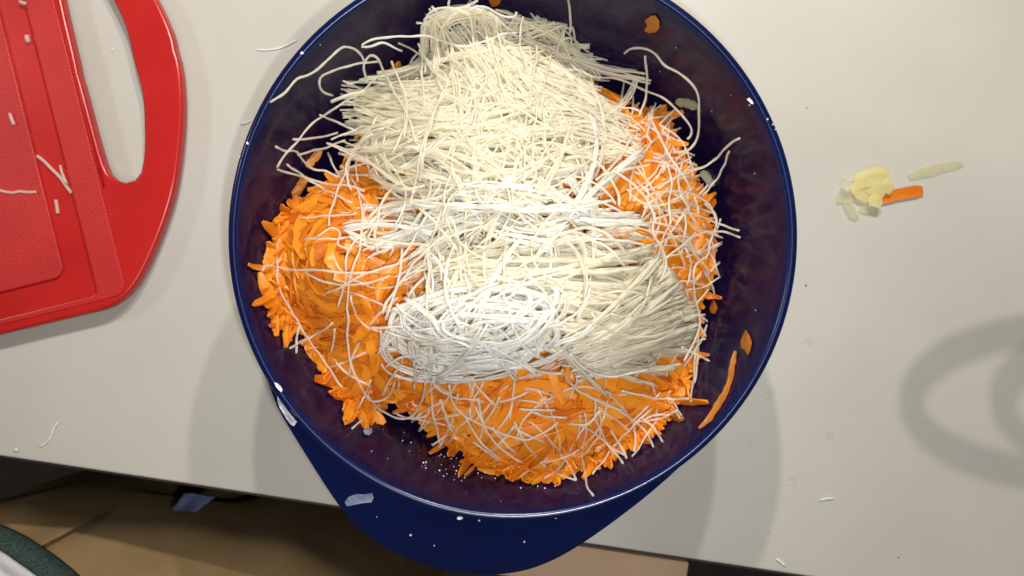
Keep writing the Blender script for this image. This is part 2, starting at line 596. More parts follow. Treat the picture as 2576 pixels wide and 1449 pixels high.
# handle lip: a curved apron sloping out and down from the rim
lip_px = [(655, 905), (678, 972), (702, 1032), (742, 1100), (795, 1185), (850, 1268), (905, 1332), (980, 1385), (1065, 1422), (1150, 1440), (1235, 1446),
          (1320, 1435), (1400, 1405), (1480, 1357), (1560, 1300), (1640, 1237), (1720, 1165), (1790, 1090), (1850, 1012), (1868, 980)]
lip_px = resample(np.array(lip_px, dtype=float), 18)
edge_pts = []
for q in lip_px:
    z = 0.12
    for _ in range(12):
        wpt = P(q[0], q[1], z)
        r = np.linalg.norm(wpt[:2] - BC)
        z = min(0.1215, 0.1222 - 0.50 * max(0.0, r - 0.1235))
    wpt = P(q[0], q[1], z)
    edge_pts.append(wpt)
edge_pts = np.array(edge_pts)
phi = np.unwrap(np.arctan2(edge_pts[:, 1] - BC[1], edge_pts[:, 0] - BC[0]))
rad = np.linalg.norm(edge_pts[:, :2] - BC, axis=1)
ns = 9
verts, faces = [], []
for i in range(len(phi)):
    for j in range(ns):
        s = j / (ns - 1)
        r0 = 0.1226
        r1 = max(rad[i], 0.1232)
        r = r0 + (r1 - r0) * s
        drop = (0.1222 - edge_pts[i][2])
        z = 0.1222 - drop * (0.92 * s + 0.08 * s * s)
        verts.append((BC[0] + r * math.cos(phi[i]), BC[1] + r * math.sin(phi[i]), z))
for i in range(len(phi) - 1):
    for j in range(ns - 1):
        faces.append((i * ns + j, i * ns + j + 1, (i + 1) * ns + j + 1, (i + 1) * ns + j))
lip = put('handle_lip', verts, faces, M['bowl_out'], bowl)
sm = lip.modifiers.new('solidify', 'SOLIDIFY'); sm.thickness = 0.0026; sm.offset = -1
bm_ = bmesh.new(); bm_.from_mesh(lip.data)
bmesh.ops.recalc_face_normals(bm_, faces=bm_.faces)
if sum(fc.normal.z for fc in bm_.faces) < 0:
    bmesh.ops.reverse_faces(bm_, faces=bm_.faces)
bm_.to_mesh(lip.data); bm_.free()
bevel(lip, 0.0008, 2)
tag(bowl, 'deep blue plastic mixing bowl with wide handle lip holding carrot and noodles', 'bowl')

# ------------------------------------------------------------------ heights of the food heap (built on a layout grid)
poly = np.array([(668, 625), (690, 560), (735, 500), (800, 478), (880, 430), (890, 340), (960, 200), (1080, 90), (1180, 40), (1330, 70), (1480, 160),
                 (1590, 270), (1680, 290), (1705, 370), (1738, 420), (1768, 480), (1790, 560), (1796, 600), (1785, 650), (1795, 690), (1765, 745),
                 (1745, 900), (1735, 960), (1700, 1035), (1665, 1085), (1600, 1120), (1520, 1165), (1440, 1185), (1395, 1208), (1330, 1206),
                 (1270, 1192), (1200, 1160), (1150, 1130), (1085, 1095), (1045, 1040), (990, 1010), (950, 1020), (918, 1075), (875, 1060),
                 (850, 1000), (825, 960), (790, 900), (745, 810), (715, 865), (690, 830), (668, 760)], dtype=float)


def in_poly(x, y, pl=poly):
    x = np.asarray(x, float); y = np.asarray(y, float)
    ins = np.zeros(x.shape, bool)
    for (x0, y0), (x1, y1) in zip(pl, np.roll(pl, -1, 0)):
        c = ((y0 > y) != (y1 > y)) & (x < (x1 - x0) * (y - y0) / (y1 - y0 + 1e-12) + x0)
        ins ^= c
    return ins


def d_poly(x, y, pl=poly):
    d = np.full(np.shape(x), 1e9)
    for a, b in zip(pl, np.roll(pl, -1, 0)):
        ab = b - a
        t = np.clip(((x - a[0]) * ab[0] + (y - a[1]) * ab[1]) / (ab @ ab), 0, 1)
        d = np.minimum(d, np.hypot(x - a[0] - t * ab[0], y - a[1] - t * ab[1]))
    return d


GS = 8
gx = np.arange(480, 2110, GS); gy = np.arange(-160, 1400, GS)
GX, GY = np.meshgrid(gx, gy)
INS = in_poly(GX, GY)
D = d_poly(GX, GY) * np.where(INS, 1, -1)


def wall_z(px, py):
    px = np.asarray(px, float); py = np.asarray(py, float)
    lo = np.full(px.shape, 0.004); hi = np.full(px.shape, 0.1225)
    for _ in range(22):
        mid = (lo + hi) / 2
        k = (CAM_Z - mid) / FOC
        r = np.hypot((px - 1288) * k - BC[0], (724.5 - py) * k - BC[1])
        outside = r > R_in(mid) - 0.0006
        lo = np.where(outside, mid, lo); hi = np.where(outside, hi, mid)
    return hi


def gauss(cx, cy, sx, sy, h, a=0.0):
    c, s = math.cos(math.radians(a)), math.sin(math.radians(a))
    u = (GX - cx) * c + (GY - cy) * s
    v_ = -(GX - cx) * s + (GY - cy) * c
    return h * np.exp(-0.5 * ((u / sx) ** 2 + (v_ / sy) ** 2))


t = np.clip(D / 300, 0, 1)
top_dip = np.clip((420 - GY) / 420, 0, 1)
ZC = 0.076 + 0.046 * (1 - (1 - t) ** 2) - 0.022 * top_dip
ZC += gauss(800, 640, 95, 120, 0.014) + gauss(890, 960, 60, 80, 0.006) + gauss(1300, 1120, 150, 60, 0.010) + gauss(1690, 470, 90, 140, 0.010)
ZC += gauss(1600, 1080, 90, 60, 0.006)
WZ = wall_z(GX, GY)
ZC = np.where(D > -60, np.maximum(ZC, WZ + 0.003), WZ + 0.001)
ZN = ZC + gauss(1230, 310, 300, 120, 0.024) + gauss(1300, 540, 240, 90, 0.024) + gauss(1510, 780, 175, 135, 0.028) + gauss(1190, 815, 195, 105, 0.033, -6)
ZN += gauss(1230, 110, 130, 70, 0.014)


def samp(A, px, py):
    fx = np.clip((np.asarray(px, float) - gx[0]) / GS, 0, len(gx) - 1.001)
    fy = np.clip((np.asarray(py, float) - gy[0]) / GS, 0, len(gy) - 1.001)
    i = fx.astype(int); j = fy.astype(int); u = fx - i; v_ = fy - j
    return (A[j, i] * (1 - u) * (1 - v_) + A[j, i + 1] * u * (1 - v_) + A[j + 1, i] * (1 - u) * v_ + A[j + 1, i + 1] * u * v_)


def to_world(px, py, z):
    k = (CAM_Z - z) / FOC
    return np.column_stack([(px - 1288) * k, (724.5 - py) * k, z])


# ------------------------------------------------------------------ grated carrot
def shred(path3, width, thick, seed, normal_tilt=0.0, up=None, blunt=0.45, jag=0.15):
    """a flat grated ribbon with torn edges: path in metres"""
    r_ = np.random.default_rng(seed)
    p = path3
    n = len(p)
    tg = np.gradient(p, axis=0); tg /= np.linalg.norm(tg, axis=1)[:, None]
    if up is None:
        up = np.array([0.0, 0.0, 1.0])
    side = np.cross(tg.mean(0), up); side /= np.linalg.norm(side) + 1e-9
    up = up / np.linalg.norm(up)
    up = up * math.cos(normal_tilt) + side * math.sin(normal_tilt)
    b = np.cross(tg, up); b /= np.linalg.norm(b, axis=1)[:, None] + 1e-9
    c = np.cross(b, tg)
    s = np.linspace(0, 1, n)
    prof = np.clip(np.minimum(blunt + s * 4.0, blunt * 0.8 + (1 - s) * 3.5), 0.1, 1)
    wl = width / 2 * prof * np.clip(1 + r_.normal(0, jag, n), 0.35, 1.6)
    wr = width / 2 * prof * np.clip(1 + r_.normal(0, jag, n), 0.35, 1.6)
    curl = r_.uniform(-0.30, 0.50) * width * 0.5
    h = thick * 0.5
    L = p + b * wl[:, None] - c * curl * 0.5
    Rr = p - b * wr[:, None] - c * curl * 0.5
    m = p + c * (curl * 0.5 + h * 0.6)
    Lt, Rt, Lb, Rb = L + c * h, Rr + c * h, L - c * h, Rr - c * h
    v_ = np.stack([Lt, m, Rt, Lb, Rb, Lt, Lb, Rt, Rb], 1).reshape(-1, 3)
    i = np.arange(n - 1)[:, None] * 9
    def strip(a, d):
        return np.concatenate([i + a, i + 9 + a, i + 9 + d, i + d], 1)
    q = np.vstack([strip(0, 1), strip(1, 2), strip(4, 3), strip(6, 5), strip(7, 8)])
    e = (n - 1) * 9
    q = np.vstack([q, [[5, 7, 8, 6]], [[e + 6, e + 8, e + 7, e + 5]]])
    return v_, q


def arc_path(px, py, ang_, length, curv, n=9):
    """2D layout path centred on px,py"""
    s = np.linspace(-0.5, 0.5, n) * length
    th = ang_ + curv * s
    ds = length / (n - 1)
    x = np.cumsum(np.cos(th)) * ds; y = np.cumsum(np.sin(th)) * ds
    return px + x - x.mean(), py + y - y.mean()


gyz, gxz = np.gradient(ZC, GS)
PXM = 0.00019                                     # about one layout unit in metres at heap height


def heap_up(x, y):
    return np.array([-samp(gxz, [x], [y])[0] / PXM, samp(gyz, [x], [y])[0] / PXM, 1.0])


def carrot_piece(px, py, ang_, length, curv, width, depth, seed, tilt, lift=0.0):
    x, y = arc_path(px, py, ang_, length, curv, 11)
    z = samp(ZC, x, y)
    z = 0.75 * z + 0.25 * z.mean() - depth + lift
    r_ = np.random.default_rng(seed)
    z = z + r_.uniform(-0.0016, 0.0020) * np.linspace(-1, 1, len(x)) + r_.uniform(-0.0015, 0.001) * np.linspace(-1, 1, len(x)) ** 2
    z = np.maximum(z, samp(WZ, x, y) + 0.0015 + 0.25 * width)
    up = heap_up(px, py) if samp(D, [px], [py])[0] > 60 else np.array([0.0, 0.0, 1.0])
    return shred(to_world(x, y, z), width, 0.0009, seed, tilt, up=up)


def lobe_dir(px, py):
    """shreds wrap round the rounded clump by the board; elsewhere random"""
    r = math.hypot(px - 860, (py - 650) * 0.9)
    if r < 230 and px < 900:
        return math.atan2((py - 650) * 0.9, px - 860) + math.pi / 2 + random.gauss(0, 0.5), (1 / max(r, 60)) * 0.9
    return random.uniform(0, math.pi), random.uniform(-0.010, 0.010)


noodle_core = np.array([(880, 200), (1050, 40), (1300, 60), (1580, 230), (1600, 420), (1640, 560), (1700, 760), (1690, 900), (1480, 970), (1300, 940),
                        (1000, 930), (980, 800), (1060, 650), (950, 520), (880, 420)], dtype=float)
cands = []
tries = 0
while len(cands) < 2200 and tries < 60000:
    tries += 1
    x = random.uniform(655, 1805); y = random.uniform(200, 1215)
    if not in_poly(np.array([x]), np.array([y]))[0]:
        continue
    dd = samp(D, [x], [y])[0]
    if dd < 16:
        continue
    core = in_poly(np.array([x]), np.array([y]), noodle_core)[0]
    if core and random.random() < 0.72:
        continue
    cands.append((x, y, dd, core))
stuff_v, stuff_q, off = [], [], 0
singles = []
for k, (x, y, dd, core) in enumerate(cands):
    a_, cv_ = lobe_dir(x, y)
    if dd < 45:                                  # along the border shreds lie every way, a few poke out
        a_ = math.atan2(y - 690, x - 1270) + (random.gauss(1.57, 0.5) if random.random() < 0.6 else random.gauss(0, 0.6))
    ln = random.uniform(80, 240) if dd > 40 else random.uniform(70, 170)
    wd = random.choice((random.uniform(0.0022, 0.0045), random.uniform(0.0040, 0.0080))) if dd > 45 else random.uniform(0.0022, 0.0055)
    tx, ty = arc_path(x, y, a_, ln, cv_, 7)
    if samp(D, tx, ty).min() < -12 and random.random() < 0.85:
        ln *= 0.55
        tx, ty = arc_path(x, y, a_, ln, cv_, 7)
        if samp(D, tx, ty).min() < -14:
            continue
    depth = random.uniform(0.0, 0.012)
    tl = random.gauss(0, 0.22)
    g = carrot_piece(x, y, a_, ln, cv_, wd, depth, k, tl)
    if (not core) and depth < 0.0050 and len(singles) < 285:
        singles.append((x, y, g, wd, ln, abs(cv_) * ln))
    else:
        stuff_v.append(g[0]); stuff_q.append(g[1] + off); off += len(g[0])
# packed carrot below the loose shreds
sel = (D > 14) & (GY > 150)
idx = -np.ones(sel.shape, int)
idx[sel] = np.arange(sel.sum())
zz = ZC - 0.0125 + 0.0018 * np.sin(GX / 19.0) * np.cos(GY / 23.0)
core_v = to_world(GX[sel], GY[sel], zz[sel])
j, i = np.where(sel[:-1, :-1] & sel[1:, :-1] & sel[:-1, 1:] & sel[1:, 1:])
core_q = np.column_stack([idx[j + 1, i], idx[j + 1, i + 1], idx[j, i + 1], idx[j, i]])
stuff_v.append(core_v); stuff_q.append(core_q + off)
o = big_quads('carrot_heap', np.vstack(stuff_v), np.vstack(stuff_q), M['carrot'])
tag(o, 'packed heap of grated orange carrot filling the blue bowl', 'grated carrot', kind='stuff')


def carrot_label(x, y):
    if x < 960 and y < 900:
        return 'carrot shred in the rounded clump on the board side', 'carrot shreds in the rounded clump'
    if x < 1000:
        return 'carrot shred in the ragged tuft between clump and handle lip', 'carrot shreds in the ragged tuft'
    if y > 930:
        return 'carrot shred in the heap along the handle lip', 'carrot shreds near the handle lip'
    return 'carrot shred in the heap side facing the counter scraps', 'carrot shreds towards the scraps'


for x, y, g, wd, ln, bend in singles:
    o = put('carrot_shred', g[0], g[1], M['carrot'], origin=g[0].mean(0))
    lb, gr = carrot_label(x, y)
    ad = ('broad ' if wd > 0.0050 else 'narrow ' if wd < 0.0036 else '') + ('long ' if ln > 150 else 'short ' if ln < 90 else '') + ('curved ' if bend > 0.7 else 'straight ' if bend < 0.25 else '')
    tag(o, ad + lb, 'carrot shred', gr)

# ------------------------------------------------------------------ rice noodles
R_N = 0.00053


def strand(pxy, depth=0.0, surf='N', lift=0.0, step=14, rad=None, wig=0.0010, seed=0, rise=(0.0, 0.0)):
    """layout polyline -> noodle mesh following the heap"""
    p = resample(np.asarray(pxy, float), step)
    if seed:
        r0 = np.random.default_rng(seed + 50000)
        tg = np.gradient(p, axis=0); tg /= np.linalg.norm(tg, axis=1)[:, None] + 1e-9
        u_ = np.arange(len(p)) * step
        wv = r0.uniform(0.4, 2.2) * np.sin(u_ / r0.uniform(14, 30) + r0.uniform(0, 6)) + r0.uniform(0, 1.4) * np.sin(u_ / r0.uniform(6, 11) + r0.uniform(0, 6))
        p = p + np.column_stack([-tg[:, 1], tg[:, 0]]) * wv[:, None]
    A = ZN if surf == 'N' else ZC
    z = samp(A, p[:, 0], p[:, 1])
    n = len(z)
    if n > 4:                                   # a springy strand bridges the dips
        for _ in range(3):
            zs = z.copy()
            zs[1:-1] = (z[:-2] + 2 * z[1:-1] + z[2:]) / 4
            z = np.maximum(zs, z - 0.0004)
    r_ = np.random.default_rng(seed)
    s = np.linspace(0, 1, n)
    z = z - depth + lift + wig * np.sin(s * r_.uniform(4, 14) + r_.uniform(0, 6.3)) + rise[0] * (1 - s) ** 2 + rise[1] * s ** 2
    z = np.maximum(z, samp(WZ, p[:, 0], p[:, 1]) + 0.0009)
    rr = (rad or R_N * r_.uniform(0.82, 1.12)) * (1 + 0.10 * np.sin(s * 33 + seed) + 0.08 * np.sin(s * 87 + seed * 3))
    return tube(to_world(p[:, 0], p[:, 1], z), rr, 6)


def walk(x, y, ang_, length, curv, jitter, step=16):
    n = max(4, int(length / step))
    k = curv + np.cumsum(rng.normal(0, jitter, n)) * 0.35 + rng.normal(0, jitter, n)
    th = ang_ + np.cumsum(k) * step
    return np.column_stack([x + np.r_[0, np.cumsum(np.cos(th))] * step, y + np.r_[0, np.cumsum(np.sin(th))] * step])


bucket = {'noodle': [[], [], 0], 'noodle_white': [[], [], 0]}
kind_now = ['noodle']
single_n = []            # (pxy-centre, mesh, label, group)


def to_mass(g):
    bk = bucket[kind_now[0]]
    bk[0].append(g[0]); bk[1].append(g[1] + bk[2]); bk[2] += len(g[0])


seed_ = [100]


def nxt():
    seed_[0] += 1
    return seed_[0]


U = rng.uniform
G = rng.normal
rd = math.radians
hull = np.array([(835, 215), (880, 160), (930, 120), (1000, 118), (1055, 70), (1095, 15), (1200, 5), (1295, 40), (1435, 85), (1495, 150), (1625, 205),
                 (1612, 300), (1605, 390), (1530, 415), (1480, 455), (1500, 520), (1590, 580), (1650, 620), (1700, 700), (1760, 780), (1750, 880),
                 (1650, 975), (1470, 1000), (1380, 935), (1250, 950), (1000, 955), (960, 890), (1000, 780), (1065, 690), (945, 625), (890, 545), (870, 440), (835, 415)], float)
HD = d_poly(GX, GY, hull) * np.where(in_poly(GX, GY, hull), 1, -1)


def clump(pp, n, spread, d0, d1, wig=0.0012, fan=0.6, slack=14):
    """n strands that stick together along one guide line"""
    pp = np.asarray(pp)
    tg = np.gradient(pp, axis=0); tg /= np.linalg.norm(tg, axis=1)[:, None] + 1e-9
    nn = np.column_stack([-tg[:, 1], tg[:, 0]])
    s = np.linspace(0, 1, len(pp))[:, None]
    dbase = U(d0, d1)
    for _ in range(n):
        o0, o1 = G(0, spread), G(0, spread)
        off = o0 + (o1 - o0) * s * fan
        a, b = int(U(0, 0.22) * len(pp)), len(pp) - int(U(0, 0.28) * len(pp))
        q = (pp + nn * off)[a:b]
        keep = samp(HD, q[:, 0], q[:, 1]) > -slack
        if not keep.all():
            first = np.argmax(keep) if keep.any() else 0
            run = q[first:]
            bad = np.where(samp(HD, run[:, 0], run[:, 1]) <= -slack)[0]
            q = run[:bad[0]] if len(bad) else run
        if len(q) < 8:
            continue
        to_mass(strand(q, dbase + U(-0.0015, 0.0025), seed=nxt(), wig=wig))


# a) upper bundle: cut ends by the wall on one side, running across
for k in range(58):
    y0 = U(200, 430)
    x0 = 848 + abs(G(0, 1)) * 45 + abs(y0 - 310) * 0.12
    a0 = rd(G(-2, 17)) + (315 - y0) * 0.0014
    clump(walk(x0, y0, a0, U(300, 680), G(0.0004, 0.0011), 0.0009), 7, 9, -0.001, 0.016, fan=1.1)
# b) sweep from the top tuft down to the side
for k in range(38):
    x0, y0 = G(1165, 45), G(80, 25)
    a0 = rd(U(-4, 66))
    clump(walk(x0, y0, a0, U(260, 480), G(0.0008, 0.0008), 0.0010), 5, 10, -0.001, 0.014, fan=1.2, slack=18)
for k in range(16):                              # the tuft bends over at its top
    x0 = U(1085, 1270)
    c = (1175, 75)
    q = np.linspace(math.pi * U(0.95, 1.2), math.pi * U(1.5, 2.1), 14)
    rx, ry = U(45, 100), U(30, 62)
    pp = np.column_stack([c[0] + G(0, 12) + rx * np.cos(q), c[1] + ry * np.sin(q)])
    pp = np.vstack([[(pp[0, 0] + G(0, 14), pp[0, 1] + U(50, 130))], pp, [(pp[-1, 0] + G(10, 12), pp[-1, 1] + U(20, 90))]])
    clump(resample(pp, 14), 4, 4, -0.005, 0.003)
# c) upper bundle, other end: cut ends towards the scraps
for k in range(32):
    y0 = U(140, 400)
    x0 = 1490 + (y0 - 140) * 0.42 + G(0, 26)
    a0 = math.pi + rd(G(16, 21))
    clump(walk(x0, y0, a0, U(220, 470), G(0.0, 0.0008), 0.0010), 6, 10, -0.001, 0.014, fan=1.2, slack=18)
# d) loose curls between the bundles
for k in range(135):
    x0, y0 = G(1240, 190), G(400, 95)
    clump(walk(x0, y0, U(0, 6.28), U(140, 400), G(0, 0.0065), 0.0018), int(U(1, 5)), 5, -0.004, 0.009, 0.0020)
# e) bright crossing tangle in the middle
kind_now[0] = 'noodle_white'
for k in range(66):
    x0, y0 = U(960, 1540), G(540, 46)
    a0 = rd(G(-8, 38)) + (math.pi if k % 2 else 0)
    clump(walk(x0, y0, a0, U(160, 360), G(0, 0.0022), 0.0012), 6, 7, -0.003, 0.011, 0.0016, fan=1.4, slack=42)
kind_now[0] = 'noodle'
# f) dense straight bundle
for k in range(50):
    x0, y0 = 1075 + abs(G(0, 50)), U(628, 795)
    a0 = rd(G(1, 9)) + (690 - y0) * 0.0009
    clump(walk(x0, y0, a0, U(470, 650), G(0.0003, 0.0003), 0.0003), 11, 6, 0, 0.015, 0.0008, slack=6)
# g) brush end of the second bundle
for k in range(66):
    u = U(0, 1)
    x0, y0 = 1382 + 88 * u + G(0, 5), 903 + 74 * u + G(0, 5)
    v_ = U(0, 1)
    x0 += 45 * v_; y0 -= 115 * v_
    clump(walk(x0, y0, rd(G(-19, 10)), U(270, 385), G(-0.0002, 0.0005), 0.0004), 10, 6, 0, 0.016, 0.0008, slack=6)
# h) oval nest of drier, whiter noodles
kind_now[0] = 'noodle_white'
for k in range(84):
    a_ = U(20, 235); b_ = a_ * 0.47 * U(0.75, 1.15)
    q = np.linspace(0, U(1.4, 5.0), 30) + U(0, 6.28)
    cx, cy = 1200 + G(0, 30), 815 + G(0, 20)
    til = rd(-9 + G(0, 7))
    ex = a_ * np.cos(q) * (1 + 0.10 * np.sin(q * 2.3 + U(0, 6))); ey = b_ * np.sin(q) * (1 + 0.12 * np.sin(q * 1.7 + U(0, 6)))
    pp = np.column_stack([cx + ex * math.cos(til) - ey * math.sin(til), cy + ex * math.sin(til) + ey * math.cos(til)])
    clump(resample(pp, 14), 5, 6, -0.005, 0.012, 0.0018)
for k in range(60):                              # loose ends crossing the nest
    clump(walk(G(1180, 110), G(810, 55), U(0, 6.28), U(120, 280), G(0, 0.005), 0.0018), int(U(1, 4)), 4, -0.008, 0.0, 0.0022)
kind_now[0] = 'noodle'
# i) under-layer that keeps the heap closed
for k in range(60):                              # single springy curls standing off the heap
    x0, y0 = U(960, 1680), U(180, 900)
    if samp(HD, [x0], [y0])[0] < 10:
        continue
    clump(walk(x0, y0, U(0, 6.28), U(140, 330), G(0, 0.006), 0.002), int(U(1, 3)), 4, -0.0075, -0.002, 0.003)
for k in range(45):
    x0, y0 = U(880, 1700), U(120, 930)
    if samp(HD, [x0], [y0])[0] < 30:
        continue
    clump(walk(x0, y0, U(0, 6.28), U(140, 300), G(0, 0.002), 0.0008), 7, 9, 0.012, 0.020)

# short loose strands on the carrot, each its own
zones = [((1560, 1800), (290, 760), 80, 'side'), ((880, 1080), (450, 930), 16, 'clump'), ((930, 1760), (945, 1090), 52, 'lip')]
zl = {'side': ('thin loose rice noodle on the carrot facing the scraps', 'loose noodles towards the scraps'),
      'clump': ('thin loose rice noodle on the carrot beside the rounded clump', 'loose noodles beside the clump'),
      'lip': ('thin loose rice noodle on the carrot along the handle lip side', 'loose noodles along the handle lip side'),
      'top': ('curling rice noodle lying on top of the noodle tangle', 'noodles on top of the tangle')}
for (xa, xb), (ya, yb), n_, zn in zones:
    c_ = 0
    while c_ < n_:
        x0, y0 = U(xa, xb), U(ya, yb)
        if samp(D, [x0], [y0])[0] < 20:
            continue
        pp = walk(x0, y0, math.atan2(y0 - 690, x0 - 1290) + G(0, 1.1), U(80, 300), G(0, 0.0045), 0.0018)
        din = samp(D, pp[:, 0], pp[:, 1])
        ok = np.where(din < -25)[0]
        if len(ok) and ok[0] >= 4: pp = pp[:ok[0]]
        elif len(ok): continue
        if len(pp) < 5: continue
        c_ += 1
        g = strand(pp, -0.0012 - abs(G(0, 0.0018)), 'C', seed=nxt(), wig=0.0018)
        single_n.append((g, *zl[zn]))
for k in range(38):
    x0, y0 = G(1250, 160), G(500, 190)
    g = strand(walk(x0, y0, U(0, 6.28), U(150, 330), G(0, 0.007), 0.002), U(-0.004, -0.001), seed=nxt(), wig=0.002)
    single_n.append((g, *zl['top']))

# the strands one can follow one by one in the picture (layout coordinates of four enlarged views)
def cv(ox, oy, k, pts):
    return [(ox + x * k, oy + y * k) for x, y in pts]


